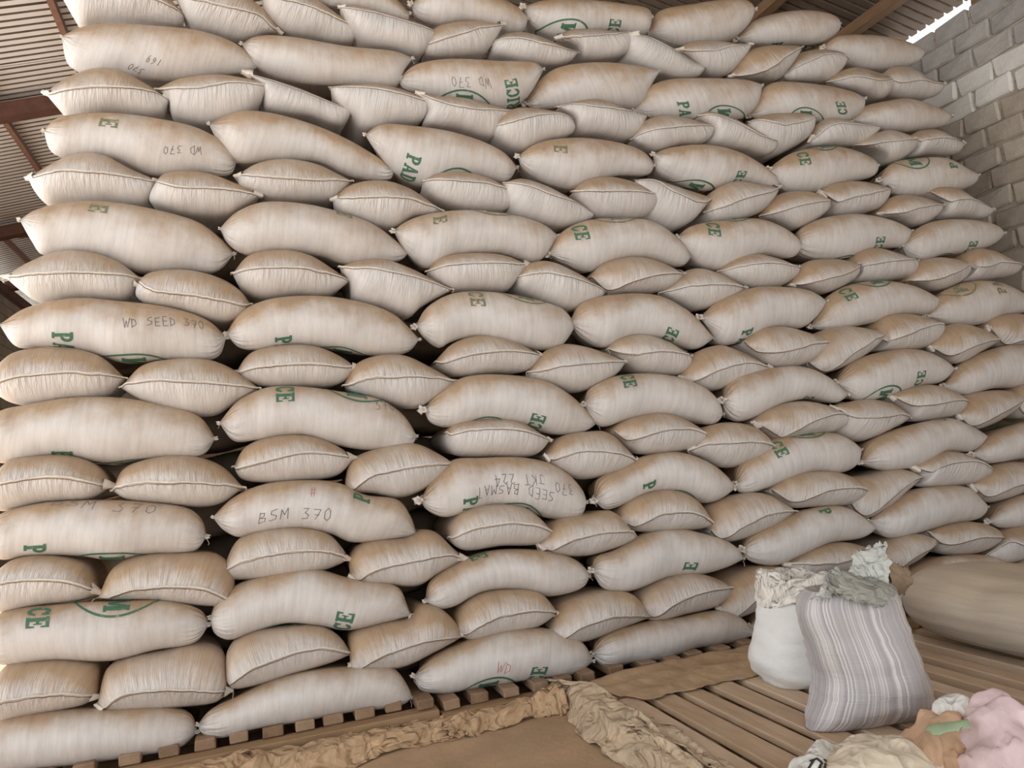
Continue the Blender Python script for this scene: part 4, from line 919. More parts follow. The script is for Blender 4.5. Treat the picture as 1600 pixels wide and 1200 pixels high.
# roof: corrugated sheets laid from ridge to eaves
roof = empty('ceiling', (XR, 5, ZR)); roof['kind'] = 'structure'
def sheet_mesh(side, n=9, pitch=0.10, mat=None):
    xe = (XL - 0.62 - XR) if side < 0 else (XW + 0.335 - XR)
    prof = []
    for q in range(n):
        y = q * pitch
        prof += [(y, 0.0), (y + pitch * 0.66, 0.0), (y + pitch * 0.70, 0.05), (y + pitch * 0.96, 0.05)]
    prof.append((n * pitch + 0.03, 0.0))
    V_ = []
    for (y, z) in prof:
        for x in (0.0, xe):
            V_.append((x, y, z - abs(x) * PT))
    o = mesh_obj('roof_sheet', V_, grid_faces(len(prof), 2), mat, None, None, False)
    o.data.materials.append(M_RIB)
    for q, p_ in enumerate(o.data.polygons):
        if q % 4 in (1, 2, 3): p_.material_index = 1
    return o
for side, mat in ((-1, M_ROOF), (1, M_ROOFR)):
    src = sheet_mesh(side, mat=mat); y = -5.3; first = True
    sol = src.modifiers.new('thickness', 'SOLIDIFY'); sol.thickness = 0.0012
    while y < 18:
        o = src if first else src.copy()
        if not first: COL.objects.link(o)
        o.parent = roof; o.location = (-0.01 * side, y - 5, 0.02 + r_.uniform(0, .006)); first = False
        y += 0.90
V_ = [(XR + dx, y, ZR + 0.135 - abs(dx) * PT) for y in (-5.3, 18.5) for dx in (-0.28, 0, 0.28)]
rc = child_of(roof, 'ridge_cap', V_, [(0, 1, 4, 3), (1, 2, 5, 4)], M_ROOF, False); sm_ = rc.modifiers.new('thickness', 'SOLIDIFY'); sm_.thickness = 0.003
def roof_z(x): return ZR - PT * abs(x - XR)
def beam_part(name, p, q, wd, ht, mat):
    p, q = np.asarray(p, float), np.asarray(q, float); d = q - p; L_ = np.linalg.norm(d); d /= L_
    a = np.cross(d, (0, 0, 1.0)); a /= np.linalg.norm(a); b = np.cross(a, d)
    V_ = [pt + a * sx * wd / 2 + b * sz * ht / 2 for pt in (p, q) for sx in (-1, 1) for sz in (-1, 1)]
    return child_of(roof, name, V_, [(0, 1, 3, 2), (4, 6, 7, 5), (0, 4, 5, 1), (2, 3, 7, 6), (0, 2, 6, 4), (1, 5, 7, 3)], mat, False)
def roof_hit(x, y, side):
    n = np.array([PT if side > 0 else -PT, 0, 1.0]); return hit(x, y, (XR, 0, ZR - 0.05), n)
for px_ in ((30, 220), (92, 30), (20, 385)):
    p = roof_hit(*px_, -1); z = roof_z(p[0]) - 0.05
    beam_part('purlin', (p[0], -4, z), (p[0], 17.6, z), 0.055, 0.07, M_STEEL2)
for y in (5.0, roof_hit(20, 158, -1)[1], roof_hit(10, 352, -1)[1], 14.9):
    beam_part('rafter', (XL, y, roof_z(XL) - 0.16), (XR, y, ZR - 0.16), 0.16, 0.15, M_STEEL)
for px_ in ((1355, 27), (1240, -30)):
    p = roof_hit(*px_, 1); z = roof_z(p[0]) - 0.075
    beam_part('purlin', (p[0], -4, z), (p[0], 17.6, z), 0.11, 0.10, M_BEAM)
beam_part('wall_plate', (XW + 0.10, -4, ZW + 0.10), (XW + 0.10, 4.50, ZW + 0.10), 0.16, 0.20, M_BEAM)
beam_part('wall_plate', (XW + 0.10, 5.35, ZW + 0.10), (XW + 0.10, 17.6, ZW + 0.10), 0.16, 0.20, M_BEAM)
p = roof_hit(30, 383, -1)
beam_part('tie_bar', (XL + 0.1, p[1] - .8, p[2] - 0.12), (XR, p[1] - .8, p[2] + .0), 0.03, 0.03, M_STEEL2)
beam_part('eaves_beam', (XL, -4, roof_z(XL) - 0.26), (XL, 17.6, roof_z(XL) - 0.26), 0.12, 0.14, M_STEEL)
# the sacks packed behind the front ones, one row per layer
M_INNER = plain('shade_dark_inner_sack', (0.30, 0.23, 0.165), 0.8, 0.2, 6.0)  # white sacks coloured dark: the shade in the gaps is painted in
def layer_stats(rw):
    ks = [k for i, k in sacks.items() if i[0] == rw]
    zt = max(0.05, float(np.mean([k.C[len(k.C) // 2, 2] for k in ks])))
    yb_ = max(float(k.P[:, :, 1].max()) for k in ks)
    return zt, yb_, max(-1.0, min(k.P[..., 0].min() for k in ks)) + 0.08
lay = sorted([(layer_stats(rw), rw) for rw in ORDER])
for q, ((zc, yb_, x0), rw) in enumerate(lay):
    if rw in 'ts': continue
    z0 = 0.012 if q == 0 else (lay[q - 1][0][0] + zc) / 2 - 0.003; z1 = (lay[q + 1][0][0] + zc) / 2 + 0.003 if q + 1 < len(lay) else zc + 0.1
    nx_ = 100; V_ = []
    ring = [(0.0, .5), (0.03, .2), (0.10, .03), (0.9, 0), (1.0, .5), (0.9, 1), (0.10, .97), (0.03, .8)]
    for j_ in range(nx_):
        x = x0 + (XW - 0.12 - x0) * j_ / (nx_ - 1); ph = (x + 0.23 * q) / 0.47 * math.pi; bu = abs(math.sin(ph)) ** 0.5
        for (dy_, dz_) in ring:
            V_.append((x, yb_ + 0.012 + (1 - bu) * 0.10 * (1 - dy_) + dy_ * 0.9, z0 + (z1 - z0) * (0.5 + (dz_ - 0.5) * (0.55 + 0.45 * bu))))
    fs_ = grid_faces(nx_, len(ring), True); fs_.append(tuple(range(len(ring)))); fs_.append(tuple(range((nx_ - 1) * len(ring), nx_ * len(ring)))[::-1])
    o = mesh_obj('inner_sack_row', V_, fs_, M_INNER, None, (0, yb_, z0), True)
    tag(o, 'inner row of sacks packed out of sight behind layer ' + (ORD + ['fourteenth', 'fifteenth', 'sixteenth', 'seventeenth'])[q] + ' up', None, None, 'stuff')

# ---------------------------------------------------------------- pallets
def slat(parent, name, x0, x1, y0, y1, z0, z1, mat, tilt=0.0):
    V_, Fc = bev_box(((x0 + x1) / 2, (y0 + y1) / 2, (z0 + z1) / 2), (x1 - x0, y1 - y0, z1 - z0), 0.005, 0.002)
    V_[:, 0] += (V_[:, 1] - y0) * tilt
    return child_of(parent, name, V_, Fc, mat, False)
under = [-.97, -.82, -.674, -.508, -.36, -.219, -.085, .056, .191, .314, .451, .584, .732, .855, .997, 1.152, 1.304, 1.43, 1.552, 1.722, 1.906, 2.05, 2.187, 2.356, 2.524, 2.70, 2.87, 3.04, 3.22, 3.40, 3.57, 3.75, 3.92, 4.10, 4.27, 4.45]
brk = [(-1.10, 0.795), (0.795, 1.90), (1.90, 2.62), (2.62, 3.66), (3.66, 4.60)]
names = ['under the left end of the stack, five sacks across', 'under the stack behind the crumpled brown paper', 'under the stack where the brown sheet meets it', 'under the stack behind the two standing bags', 'under the right end of the stack behind the lying sack']
names[0] = 'under the far left end of the stack, block ends showing'
for (a, b), nm in zip(brk, names):
    t = tag(empty('wooden_pallet', ((a + b) / 2, 3.64, -0.10)), 'worn wooden pallet ' + nm, 'pallet', 'pallets under the stack')
    for x in [x for x in under if a - 0.03 <= x < b - 0.03]:
        j = rng.uniform(-.012, .012); wd = rng.uniform(.076, .088)
        fy = 3.67 if x < 0.7 else 3.62; x *= fy / 3.63; up_ = 0.034 if x < 0.8 else 0.012 if x < 1.9 else 0.0
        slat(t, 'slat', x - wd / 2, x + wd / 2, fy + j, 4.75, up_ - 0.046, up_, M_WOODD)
    up_ = 0.034 if a < 0.7 else 0.012 if a < 1.8 else 0.0
    for y in (3.60 if a < .7 else 3.575, 4.05, 4.60):
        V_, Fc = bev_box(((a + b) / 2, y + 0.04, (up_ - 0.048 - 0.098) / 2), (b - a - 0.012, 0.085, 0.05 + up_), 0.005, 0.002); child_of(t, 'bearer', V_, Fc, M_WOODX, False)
def front_pallet(label, slats, y0, y1, zt, tk):
    a, b = slats[0][0], slats[-1][1]
    t = tag(empty('wooden_pallet', ((a + b) / 2, (y0 + y1) / 2, -0.10)), label, 'pallet', 'pallets in front of the stack')
    for s in slats: slat(t, 'slat', s[0], s[1], y0 + rng.uniform(-.015, .015), y1 + rng.uniform(-.02, .02), zt - tk, zt, M_WOOD, rng.uniform(-.012, .004))
    for y in (y0 + 0.05, (y0 + y1) / 2, y1 - 0.10):
        V_, Fc = bev_box(((a + b) / 2, y, (zt - tk - 0.10) / 2), (b - a - 0.01, 0.08, 0.10 + zt - tk - 0.002), 0.005, 0.002); child_of(t, 'bearer', V_, Fc, M_WOODX, False)
front_pallet('wooden pallet of wide close slats under the two standing bags', [(1.470, 1.595), (1.645, 1.762), (1.807, 1.905), (1.950, 2.060), (2.108, 2.220), (2.27, 2.370)], 2.12, 3.22, 0.0, 0.03)
front_pallet('wooden pallet of narrow spaced slats under the large lying sack', [(2.49, 2.58), (2.665, 2.75), (2.835, 2.92), (3.00, 3.08), (3.17, 3.26), (3.34, 3.43), (3.51, 3.60), (3.69, 3.78)], 2.27, 3.30, 0.0, 0.055)

# ---------------------------------------------------------------- crumpled sheets
M_PAPER = creased('brown_dusty_sheet', (0.54, 0.37, 0.225), 0.7, 0.22, 13.0, 0.9, 0.03)
M_PAPER2 = creased('pale_brown_sheet', (0.56, 0.44, 0.31), 0.65, 0.25, 12.0, 0.9, 0.03)
def crumple(name, fn, nu, nv, amp, sc, seed, mat, parent=None, thick=0.0025, rag=0.12, loc=None, fine=0.35, zmin=None, fold=None):
    u, v = np.meshgrid(np.linspace(0, 1, nu), np.linspace(0, 1, nv), indexing='ij')
    e = np.stack([u * 6, v * 6, np.full_like(u, seed)], -1)
    uu = u + rag * 0.5 * fbm(e + 5, 1.6, 3, seed) * np.abs(2 * u - 1) ** 3
    vv = v + rag * fbm(e + 9, 1.6, 3, seed) * np.abs(2 * v - 1) ** 3
    P = fn(uu, vv)
    du = np.gradient(P, axis=0); dv = np.gradient(P, axis=1); n = np.cross(du, dv); n /= np.linalg.norm(n, axis=2)[..., None] + 1e-9
    n = np.where(n[..., 2:3] < -0.3, -n, n)
    ulen = np.linalg.norm(np.diff(P[:, nv // 2], axis=0), axis=1).sum(); vlen = np.linalg.norm(np.diff(P[nu // 2], axis=0), axis=1).sum()
    w_ = P + 0.02 * np.stack([fbm(P, 4, 2, seed + 3), fbm(P, 4, 2, seed + 4), fbm(P, 4, 2, seed + 5)], -1)
    q_ = np.random.default_rng(int(seed * 10)); d = 0
    for j in range(5):
        th = q_.uniform(0, np.pi) if fold is None else fold + q_.uniform(-.55, .55)
        fr = sc * q_.uniform(0.35, 0.9); ax_ = np.cos(th) * (u * ulen) + np.sin(th) * (v * vlen)
        x_ = ax_ * fr + 0.55 * fbm(w_, 3.0, 2, seed + j) + q_.uniform(0, 1)
        tri = np.abs(2 * (x_ - np.floor(x_ + 0.5))); gate = 0.35 + 0.65 * np.clip(noise(w_, 3.5, seed + 20 + j) + 0.6, 0, 1)
        d = d + (tri - 0.5) * gate * q_.uniform(0.5, 1.0) * 1.1
    d = amp * (d * 0.75 + fine * 0.25 * fbm(w_, 22, 2, seed + 1))
    P = P + n * d[..., None]
    if zmin is not None: P[..., 2] = np.maximum(P[..., 2], zmin + 0.004 + 0.004 * fbm(w_, 20, 2, seed))
    f = grid_faces(nu, nv)
    if parent is None: o = mesh_obj(name, P.reshape(-1, 3), f, mat, None, tuple(P.reshape(-1, 3).mean(0)), True)
    else: o = child_of(parent, name, P.reshape(-1, 3), f, mat, True)
    s = o.modifiers.new('thickness', 'SOLIDIFY'); s.thickness = thick
    return o
def lerp_path(pts, u):
    p = np.asarray(pts, float); s = np.concatenate([[0], np.cumsum(np.linalg.norm(np.diff(p, axis=0), axis=1))]); s /= s[-1]
    return np.stack([np.interp(u, s, p[:, c]) for c in range(p.shape[1])], -1)
# the strip of brown sheet along the foot of the stack
def strip(top, bot, z0=-0.14):
    def fn(u, v):
        a, b = lerp_path(top, u), lerp_path(bot, u)
        P = a * (1 - v[..., None]) + b * v[..., None]
        P[..., 2] += 0.05 * np.sin(np.pi * np.clip(v, 0, 1)) * 0.8
        return P
    return fn
FZ = -0.10
def gp(x, y, z=FZ): return tuple(on_z(x, y, z))
top = [(-.55, 3.59, -.03), (-.1, 3.585, -.03), (.25, 3.585, -.045), (.55, 3.575, -.05), (.88, 3.57, -.06)]
bot = [(-.50, 3.33, FZ), (-.1, 3.34, FZ), (.18, 3.34, FZ), (.42, 3.40, FZ), (.86, 3.46, FZ)]
o = crumple('brown_sheet', strip(top, bot), 150, 46, 0.024, 11.0, 1.0, M_PAPER, rag=0.30, zmin=FZ, fold=1.1)
tag(o, 'crumpled brown paper sheet on the floor along the foot of the stack, left', 'sheet')
top = [(.80, 3.565, -.05), (1.0, 3.56, -.05), (1.2, 3.555, -.035), (1.36, 3.54, .02)]
bot = [(.74, 3.40, FZ), (1.0, 3.43, FZ), (1.2, 3.47, FZ), (1.37, 3.44, FZ)]
o = crumple('brown_sheet', strip(top, bot), 90, 40, 0.026, 12.0, 4.0, M_PAPER, rag=0.22, zmin=FZ, fold=0.5)
tag(o, 'crumpled tan paper sheet bunched on the floor against the pallet, centre', 'sheet')
# the sheet hanging over the corner of the front pallet
def drape(u, v):
    ridge = lerp_path([gp(858, 1062, .035), gp(930, 1068, .03), gp(990, 1110, .02), gp(1060, 1165, .015), gp(1130, 1230, .01)], u)
    low = lerp_path([gp(845, 1090), gp(878, 1110), gp(905, 1150), gp(985, 1205), gp(1050, 1270)], u)
    s = np.clip(v, -.2, 1.2)[..., None]
    P = ridge * (1 - s) + low * s; P[..., 2] += 0.035 * np.sin(np.pi * np.clip(v, 0, 1))
    return P
o = crumple('brown_sheet', drape, 110, 60, 0.030, 11.0, 7.0, M_PAPER2, rag=0.10, zmin=FZ, fold=1.45)
tag(o, 'pale brown plastic sheet hanging crumpled over the corner of the front pallet', 'sheet')
def torn(u, v):
    a = lerp_path([gp(970, 1128, .012), gp(1060, 1165, .014), gp(1130, 1210, .014)], u); b = lerp_path([gp(1015, 1120, .012), gp(1085, 1160, .014), gp(1190, 1225, .014)], u)
    return a * (1 - v[..., None]) + b * v[..., None]
o = crumple('torn_sheet', torn, 70, 30, 0.022, 20.0, 9.0, M_PAPER2, rag=0.3, zmin=0.0, fold=1.4)
tag(o, 'torn pale scrap of sheet lying wrinkled on the first wide slat', 'sheet')
def flat(u, v):
    a = lerp_path([gp(915, 1072, .012), gp(960, 1052, .012), gp(1085, 1024, .012), gp(1190, 1004, .012)], u); b = lerp_path([gp(1010, 1095, .010), gp(1058, 1080, .012), gp(1150, 1060, .012), gp(1215, 1046, .012)], u)
    return a * (1 - v[..., None]) + b * v[..., None]
M_CARD = creased('brown_card', (0.47, 0.33, 0.21), 0.85, 0.2, 5.0, 0.5, 0.03, 0.15)
o = crumple('flattened_sheet', flat, 90, 34, 0.014, 9.0, 12.0, M_CARD, rag=0.05, zmin=0.0, fine=.3, fold=1.3)
tag(o, 'flat brown sheet bridging the stack and the front pallet', 'sheet')

# ---------------------------------------------------------------- the two standing bags
def bag_rings(prof, yb, dy, thick, cx_top, nz=40, na=64, power=2.6, lean_y=0.0):
    """prof: rows of (left px, right px) from base to mouth, read on the upright plane y = yb + dy (x - xb)"""
    n = np.array([-dy, 1.0, 0]); n /= np.linalg.norm(n)
    p0 = np.array([cx_top, yb, 0])
    Lw = np.array([hit(*l, p0, n) for l, r in prof]); Rw = np.array([hit(*r, p0, n) for l, r in prof])
    s = np.linspace(0, 1, len(prof)); k = np.linspace(0, 1, nz)
    L_ = spline(Lw, nz); R_ = spline(Rw, nz)
    th = np.interp(k, np.linspace(0, 1, len(thick)), thick)
    return L_, R_, th, n
def standing_bag(name, prof, yb, dy, thick, cx, mat, label, seed, stripe=False):
    nz, na = 44, 72
    L_, R_, th, n = bag_rings(prof, yb, dy, thick, cx, nz)
    rows = []; uv = []
    for i_ in range(nz):
        c = (L_[i_] + R_[i_]) / 2; hx = (R_[i_] - L_[i_]) / 2
        for j_ in range(na):
            t = 2 * math.pi * j_ / na
            cxx, sn = math.cos(t), math.sin(t)
            e = 0.78
            p = c + hx * np.sign(cxx) * abs(cxx) ** e - n * th[i_] * np.sign(sn) * abs(sn) ** e * (1 if sn > 0 else 1.0)
            rows.append(p); uv.append((t / (2 * math.pi) * 1.5, i_ / nz * 0.7))
    P = np.array(rows).reshape(nz, na, 3)
    P[..., 2] = np.maximum(P[..., 2], 0.003)
    d = noise(P, 9.0, seed) * 0.010 + fbm(P * np.array([.6, .6, 2.2]), 14.0, 2, seed) * 0.006
    ctr = P.mean(1, keepdims=True); dirv = P - ctr; dirv[..., 2] = 0; dirv /= np.linalg.norm(dirv, axis=2)[..., None] + 1e-9
    P = P + dirv * d[..., None]
    P[0, :, 2] = 0.003
    # mouth folds inward a little: grain level below the rim
    inn = P[-1] * 0.25 + P[-1].mean(0) * 0.75; inn[:, 2] = P[-1, :, 2] - 0.05
    mid = P[-1] * 0.8 + P[-1].mean(0) * 0.2; mid[:, 2] = P[-1, :, 2] - 0.02
    P = np.concatenate([P, mid[None], inn[None]], 0)
    uv += [uv[-na + j_] for j_ in range(na)] * 2
    f = grid_faces(nz + 2, na, True); f.append(tuple(range(na))[::-1]); f.append(tuple(range((nz + 1) * na, (nz + 2) * na)))
    org = P[0].mean(0)
    o = mesh_obj(name, P.reshape(-1, 3), f, mat, None, tuple(org), True, np.array(uv))
    return tag(o, label, 'bag'), P
M_WBAG = plain('white_bag', (0.86, 0.88, 0.88), 0.5, 0.06, 6.0, 0.35, 18.0, 0.010, 0.35, (1, 1, 2.5))
M_CREAM = creased('cream_plastic', (0.90, 0.86, 0.80), 0.5, 0.14, 18.0, 0.9, 0.03)
def striped_mat():
    t = NT('striped_bag'); uv = t.n('ShaderNodeUVMap', uv_map='UVMap').outputs[0]
    s1 = t.noise(t.scale(uv, (52.0, 0.05, 1.0)), 1.0, 2.0, 0.6); s2 = t.noise(t.scale(uv, (9.0, 0.05, 1.0)), 1.0, 1.0, 0.5)
    f = t.math('ADD', t.math('MULTIPLY', s1, 0.7), t.math('MULTIPLY', s2, 0.4))
    col = t.ramp(f, [(0.40, (0.34, 0.325, 0.34)), (0.50, (0.45, 0.43, 0.45)), (0.58, (0.55, 0.53, 0.545)), (0.62, (0.84, 0.82, 0.81)), (0.65, (0.48, 0.46, 0.47))])
    g = t.n('ShaderNodeTexCoord').outputs['Object']; n1 = smooth(t, t.noise(g, 5.0, 4.0, 0.65), 0.45, 0.8)
    sx = t.n('ShaderNodeSeparateXYZ'); t.l(g, sx.inputs[0])
    col = t.mix(t.math('MULTIPLY', n1, 0.30), col, (0.42, 0.33, 0.25))
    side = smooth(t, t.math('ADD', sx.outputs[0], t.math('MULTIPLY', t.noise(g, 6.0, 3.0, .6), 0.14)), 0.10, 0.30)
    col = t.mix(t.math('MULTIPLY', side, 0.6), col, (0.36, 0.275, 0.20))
    t.l(col, t.b.inputs['Base Color']); t.b.inputs['Roughness'].default_value = 0.6
    h = t.noise(t.scale(uv, (6.0, 90.0, 1.0)), 1.0, 3.0, 0.6)
    t.l(t.bump(h, 0.5, 0.004, t.bump(t.noise(g, 14.0, 3.0, 0.5), 0.4, 0.012)), t.b.inputs['Normal'])
    return t.m
M_STRIPE = striped_mat()
yb = on_z(1215, 1068)[1]
wb, WP = standing_bag('standing_bag', [((1203, 1066), (1312, 1066)), ((1190, 1045), (1320, 1040)), ((1191, 1005), (1312, 1005)), ((1198, 965), (1302, 965)), ((1202, 938), (1298, 938)), ((1207, 915), (1292, 915))],
    yb, 0.05, [0.15, 0.20, 0.19, 0.17, 0.15, 0.13], on_z(1250, 1068)[0], M_WBAG, 'white standing bag with crumpled cream rolled-down mouth, behind the striped bag', 3.0)
def collar(P, rise, drop, out, seed, mat, name, parent, na=90, amp=0.022, sc=13.0, span=(0, 1)):
    rim = P[-3]; c = rim.mean(0); n0 = len(rim)
    def fn(u, v):
        t = (span[0] + u * (span[1] - span[0])) * n0; i0 = np.floor(t).astype(int) % n0; i1 = (i0 + 1) % n0; f = (t - np.floor(t))[..., None]
        b = rim[i0] * (1 - f) + rim[i1] * f; d = b - c; d[..., 2] = 0; d /= np.linalg.norm(d, axis=-1)[..., None] + 1e-9
        k = np.clip(v, 0, 1)
        rr = np.interp(k, [0, .15, .35, .6, 1], [-0.06, -0.012, 0.025, out, out * 1.05]); zz = np.interp(k, [0, .15, .35, .6, 1], [-0.03, rise * .8, rise, -drop * .3, -drop])
        q = b + d * rr[..., None]; q[..., 2] += zz * (1 + 0.25 * np.sin(u * 23 + seed)); return q
    return crumple(name, fn, na, 26, amp, sc, seed, mat, parent, 0.002, 0.18)
o = collar(WP, 0.055, 0.085, 0.040, 21.0, M_CREAM, 'rolled_mouth', wb); o['label'] = 'crumpled cream plastic mouth'
A0, A1 = on_z(1272, 1138), on_z(1455, 1112)
dyS = (A1[1] - A0[1]) / (A1[0] - A0[0])
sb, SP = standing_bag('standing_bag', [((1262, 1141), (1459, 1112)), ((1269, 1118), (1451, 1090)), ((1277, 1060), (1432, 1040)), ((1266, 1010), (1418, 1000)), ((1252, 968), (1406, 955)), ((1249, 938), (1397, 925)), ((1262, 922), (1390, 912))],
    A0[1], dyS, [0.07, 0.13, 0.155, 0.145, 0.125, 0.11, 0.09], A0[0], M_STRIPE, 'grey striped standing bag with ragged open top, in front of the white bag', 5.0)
M_FLAP = creased('grey_green_lining', (0.40, 0.40, 0.36), 0.5, 0.25, 20.0, 0.8, 0.02)
M_FLAP2 = creased('pale_torn_plastic', (0.60, 0.62, 0.59), 0.5, 0.2, 24.0, 0.8, 0.02)
M_FLAP3 = plain('brown_bag_edge', (0.30, 0.22, 0.15), 0.7, 0.25, 10.0, 0.6, 26.0, 0.010, 0.2)
nS = np.array([-dyS, 1.0, 0]); nS /= np.linalg.norm(nS)
def patch(name, quad, off, bend, amp, sc, seed, mat, lab, parent, nu=36, nv=30):
    W_ = [hit(x, y, A0 + nS * off_, nS) for (x, y), off_ in zip(quad, off)]
    def fn(u, v):
        u3, v3 = u[..., None], v[..., None]
        q = (1 - v3) * ((1 - u3) * W_[0] + u3 * W_[1]) + v3 * ((1 - u3) * W_[3] + u3 * W_[2])
        return q - nS * (bend * np.sin(np.pi * np.clip(v, 0, 1)))[..., None]
    o = crumple(name, fn, nu, nv, amp, sc, seed, mat, parent, 0.002, 0.14); o['label'] = lab; return o
patch('torn_flap', [(1310, 890), (1396, 912), (1378, 950), (1300, 928)], (-.06, -.06, -.145, -.135), 0.03, 0.012, 16, 31.0, M_FLAP, 'grey folded-over mouth flap', sb)
patch('torn_flap', [(1334, 862), (1384, 848), (1392, 922), (1314, 906)], (.05, .04, -.04, -.02), 0.015, 0.010, 12, 33.0, M_FLAP2, 'pale torn plastic standing up', sb)
patch('torn_flap', [(1384, 878), (1420, 890), (1414, 930), (1386, 926)], (.02, .07, .08, .02), 0.03, 0.012, 16, 35.0, M_FLAP3, 'brown torn edge curling outwards', sb)
patch('torn_flap', [(1292, 888), (1330, 893), (1322, 930), (1264, 940)], (.02, .02, -.09, -.10), 0.03, 0.012, 16, 37.0, M_FLAP2, 'pale crumpled inner plastic', sb)

# ---------------------------------------------------------------- the large sack lying on the right-hand pallet
def lying():
    ny, na = 60, 48; ys = np.linspace(3.33, 1.75, ny); P = []; uv = []
    for y in ys:
        s = (3.33 - y) / 1.58; pr = max(0.02, 1 - (2 * s - 1) ** 6) ** 0.55
        for j_ in range(na):
            t = 2 * math.pi * j_ / na; c_, s_ = math.cos(t), math.sin(t)
            x = 3.47 + 0.02 * math.sin(y * 4) + 0.37 * pr * np.sign(c_) * abs(c_) ** 0.85
            z = 0.185 + (0.185 * (0.55 + 0.45 * pr)) * np.sign(s_) * abs(s_) ** 0.85 * (pr ** 0.6)
            P.append((x, y, max(0.004, z))); uv.append((t / 6.283 * 1.8, y))
    P = np.array(P).reshape(ny, na, 3)
    P = P + np.array([-.7, 0, .6]) * (fbm(P, 3.5, 2, 8.0) * 0.018)[..., None]; P[..., 2] = np.maximum(P[..., 2], 0.004)
    f = grid_faces(ny, na, True); f.append(tuple(range(na))); f.append(tuple(range((ny - 1) * na, ny * na))[::-1])
    t = NT('grey_fibre_sack'); u_ = t.n('ShaderNodeUVMap', uv_map='UVMap').outputs[0]; g = t.n('ShaderNodeTexCoord').outputs['Object']
    st = t.noise(t.scale(u_, (14.0, 1.2, 1.0)), 1.0, 4.0, 0.6); sx = t.n('ShaderNodeSeparateXYZ'); t.l(g, sx.inputs[0])
    col = t.ramp(st, [(0.32, (0.42, 0.385, 0.33)), (0.52, (0.58, 0.535, 0.465)), (0.7, (0.70, 0.655, 0.58))])
    col = t.mix(t.math('MULTIPLY', smooth(t, t.math('ADD', sx.outputs[2], t.math('MULTIPLY', t.noise(g, 4.0, 3.0, .6), 0.25)), 0.16, 0.52), 0.6), col, (0.56, 0.43, 0.29))
    t.l(col, t.b.inputs['Base Color']); t.b.inputs['Roughness'].default_value = 0.6
    t.l(t.bump(t.noise(t.scale(u_, (40.0, 2.0, 1.0)), 1.0, 3.0, .6), 0.35, 0.006, t.bump(t.noise(g, 6.0, 3.0, .5), 0.4, 0.02)), t.b.inputs['Normal'])
    o = mesh_obj('large_sack', P.reshape(-1, 3), f, t.m, None, (3.47, 2.5, 0.0), True, np.array(uv))
    tag(o, 'large grey-brown full sack lying on the narrow-slatted pallet at right', 'sack')
    th_ = np.linspace(0, 2 * np.pi, 60); q = P[1].mean(0)
    V_, Fc = tube([P[0].mean(0) + np.array([0, -.01, .02]), q + np.array([.0, .06, .03]), q + np.array([.01, .09, .01])], [0.05, 0.03, 0.045], 10)
    child_of(o, 'tied_end', V_, Fc, t.m)
lying()

# ---------------------------------------------------------------- empty bags and cloths at the lower right
M_CLOTH1 = creased('cream_bag_cloth', (0.82, 0.72, 0.57), 0.5, 0.12, 9.0, 0.8, 0.03)
M_CLOTH2 = creased('peach_cloth', (0.66, 0.44, 0.29), 0.7, 0.2, 7.0, 0.7, 0.03)
M_CLOTH3 = creased('pink_cloth', (0.80, 0.63, 0.65), 0.7, 0.14, 6.0, 0.7, 0.03)
M_CLOTH4 = plain('green_cloth', (0.36, 0.47, 0.30), 0.7, 0.15, 6.0, 0.3, 22.0, 0.008, 0.2)
M_WHITE = creased('white_plastic', (0.84, 0.84, 0.80), 0.45, 0.08, 12.0, 0.8, 0.03)
def heap(name, far, near, hgt, amp, sc, seed, mat, nu=80, nv=44, parent=None):
    def fn(u, v):
        a, b = lerp_path(far, u), lerp_path(near, u); P = a * (1 - v[..., None]) + b * v[..., None]
        P[..., 2] += hgt * (np.sin(np.pi * np.clip(v * .85 + .08, 0, 1)) ** 0.8) * (np.sin(np.pi * np.clip(u * .9 + .05, 0, 1)) ** 0.6)
        return P
    return crumple(name, fn, nu, nv, amp, sc, seed, mat, parent, 0.0025, 0.10, zmin=0.0)
o = heap('empty_bag', [gp(1300, 1186, 0), gp(1360, 1176, 0), gp(1430, 1180, 0), gp(1472, 1196, 0)], [gp(1180, 1300, 0), gp(1280, 1320, 0), gp(1420, 1330, 0), gp(1500, 1300, 0)], 0.135, 0.026, 8.0, 41.0, M_CLOTH1)
tag(o, 'crumpled cream empty bag with black lettering, at the bottom edge', 'bag'); eb = o
o = heap('white_plastic', [gp(1245, 1205, .02), gp(1290, 1188, .02), gp(1326, 1176, .02)], [gp(1180, 1290, .02), gp(1250, 1280, .02), gp(1320, 1240, .02)], 0.105, 0.018, 10.0, 43.0, M_WHITE, 44, 30)
o.parent = eb; o.location = o.location - eb.location; o['label'] = 'white end of the bag'
M_BLACK = plain('black_print', (0.04, 0.04, 0.045), 0.6, 0.1)
o = heap('peach_cloth', [gp(1400, 1168, 0), gp(1450, 1156, 0), gp(1512, 1150, 0)], [gp(1440, 1240, 0), gp(1490, 1235, 0), gp(1540, 1205, 0)], 0.15, 0.034, 9.0, 47.0, M_CLOTH2, 60, 36)
o.name = 'crumpled_cloth'; tag(o, 'peach and rose cloth crumpled between the cream bag and the pink cloth', 'cloth')
o = heap('crumpled_cloth', [gp(1490, 1162, 0), gp(1530, 1150, 0), gp(1570, 1158, 0), gp(1625, 1168, 0)], [gp(1490, 1230, 0), gp(1560, 1236, 0), gp(1640, 1240, 0), gp(1700, 1230, 0)], 0.20, 0.040, 8.0, 51.0, M_CLOTH3, 70, 40)
tag(o, 'pink cloth crumpled at the right edge with a green patch beside it', 'cloth'); pc = o
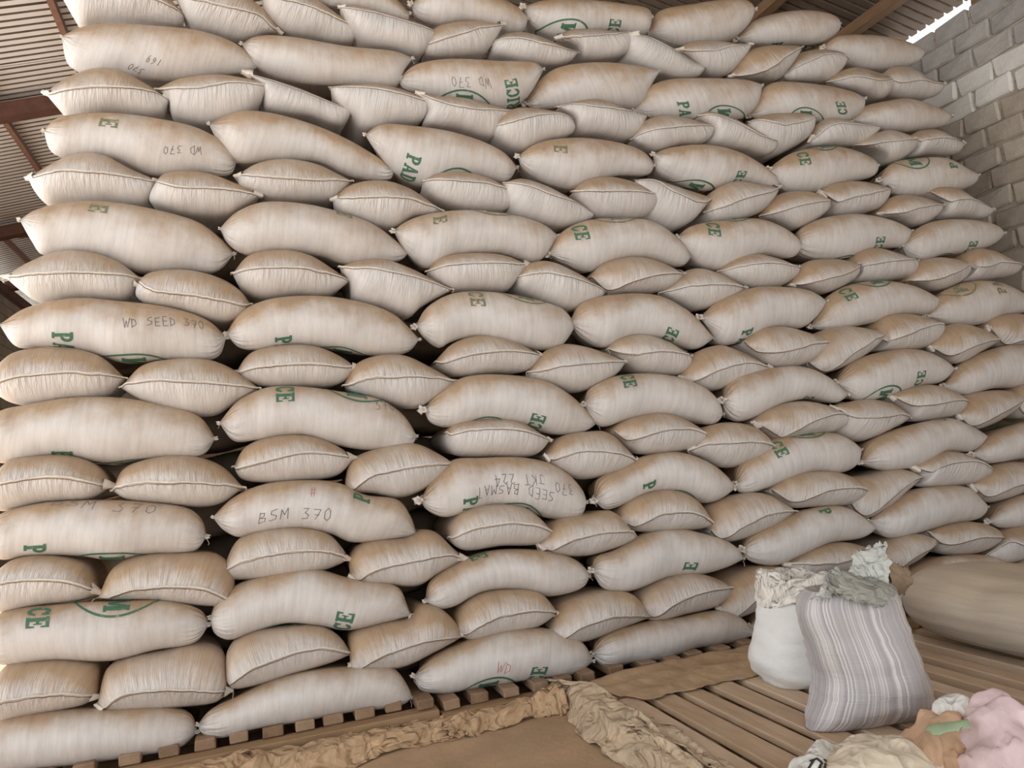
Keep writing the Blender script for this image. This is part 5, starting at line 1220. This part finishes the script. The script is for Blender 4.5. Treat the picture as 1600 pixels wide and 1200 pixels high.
o = heap('green_patch', [gp(1446, 1138, .12), gp(1490, 1132, .15), gp(1512, 1124, .16)], [gp(1450, 1152, .12), gp(1490, 1146, .15), gp(1518, 1138, .16)], 0.02, 0.008, 16.0, 55.0, M_CLOTH4, 30, 12)
o.parent = pc; o.location = o.location - pc.location; o['label'] = 'green patch'

o = heap('white_fold', [gp(1450, 1142, .05), gp(1480, 1128, .06), gp(1530, 1134, .07)], [gp(1462, 1165, .05), gp(1500, 1158, .06), gp(1545, 1150, .07)], 0.12, 0.020, 9.0, 57.0, M_WHITE, 40, 26)
o.parent = pc; o.location = o.location - pc.location; o['label'] = 'white fold of the cloth'
# black lettering on the white end of the cream bag, partly seen
from mathutils.bvhtree import BVHTree
bpy.context.view_layer.update()
dg = bpy.context.evaluated_depsgraph_get(); tv, tf, n0 = [], [], 0
for ob in [eb] + list(eb.children):
    ev = ob.evaluated_get(dg); me_ = ev.to_mesh(); mw = ob.matrix_world
    tv += [mw @ v.co for v in me_.vertices]; tf += [[i + n0 for i in p.vertices] for p in me_.polygons]; n0 = len(tv)
tree = BVHTree.FromPolygons(tv, tf)
V_, Fc = [], []
for st in ([(1262, 1204), (1272, 1188)], [(1266, 1190), (1277, 1186), (1284, 1192), (1280, 1203)], [(1290, 1194), (1288, 1206)], [(1288, 1188), (1290, 1189)]):
    pts = []
    for p, q in zip(st[:-1], st[1:]):
        for t_ in np.linspace(0, 1, 5):
            d = Vector(ray(p[0] + (q[0] - p[0]) * t_, p[1] + (q[1] - p[1]) * t_)); hp = tree.ray_cast(Vector(CAM), d)
            if hp[0] is not None: pts.append(np.array(hp[0]) + np.array(hp[1]) * 0.001 * (1 if hp[1].dot(d) < 0 else -1))
    if len(pts) > 1:
        v_, f_ = tube(np.array(pts), 0.0042, 5); f_ = [tuple(i + len(V_) for i in q) for q in f_]; V_ += list(v_); Fc += f_
if V_:
    o = child_of(eb, 'printed_letters', V_, Fc, M_BLACK); o['label'] = 'black lettering, partly seen'
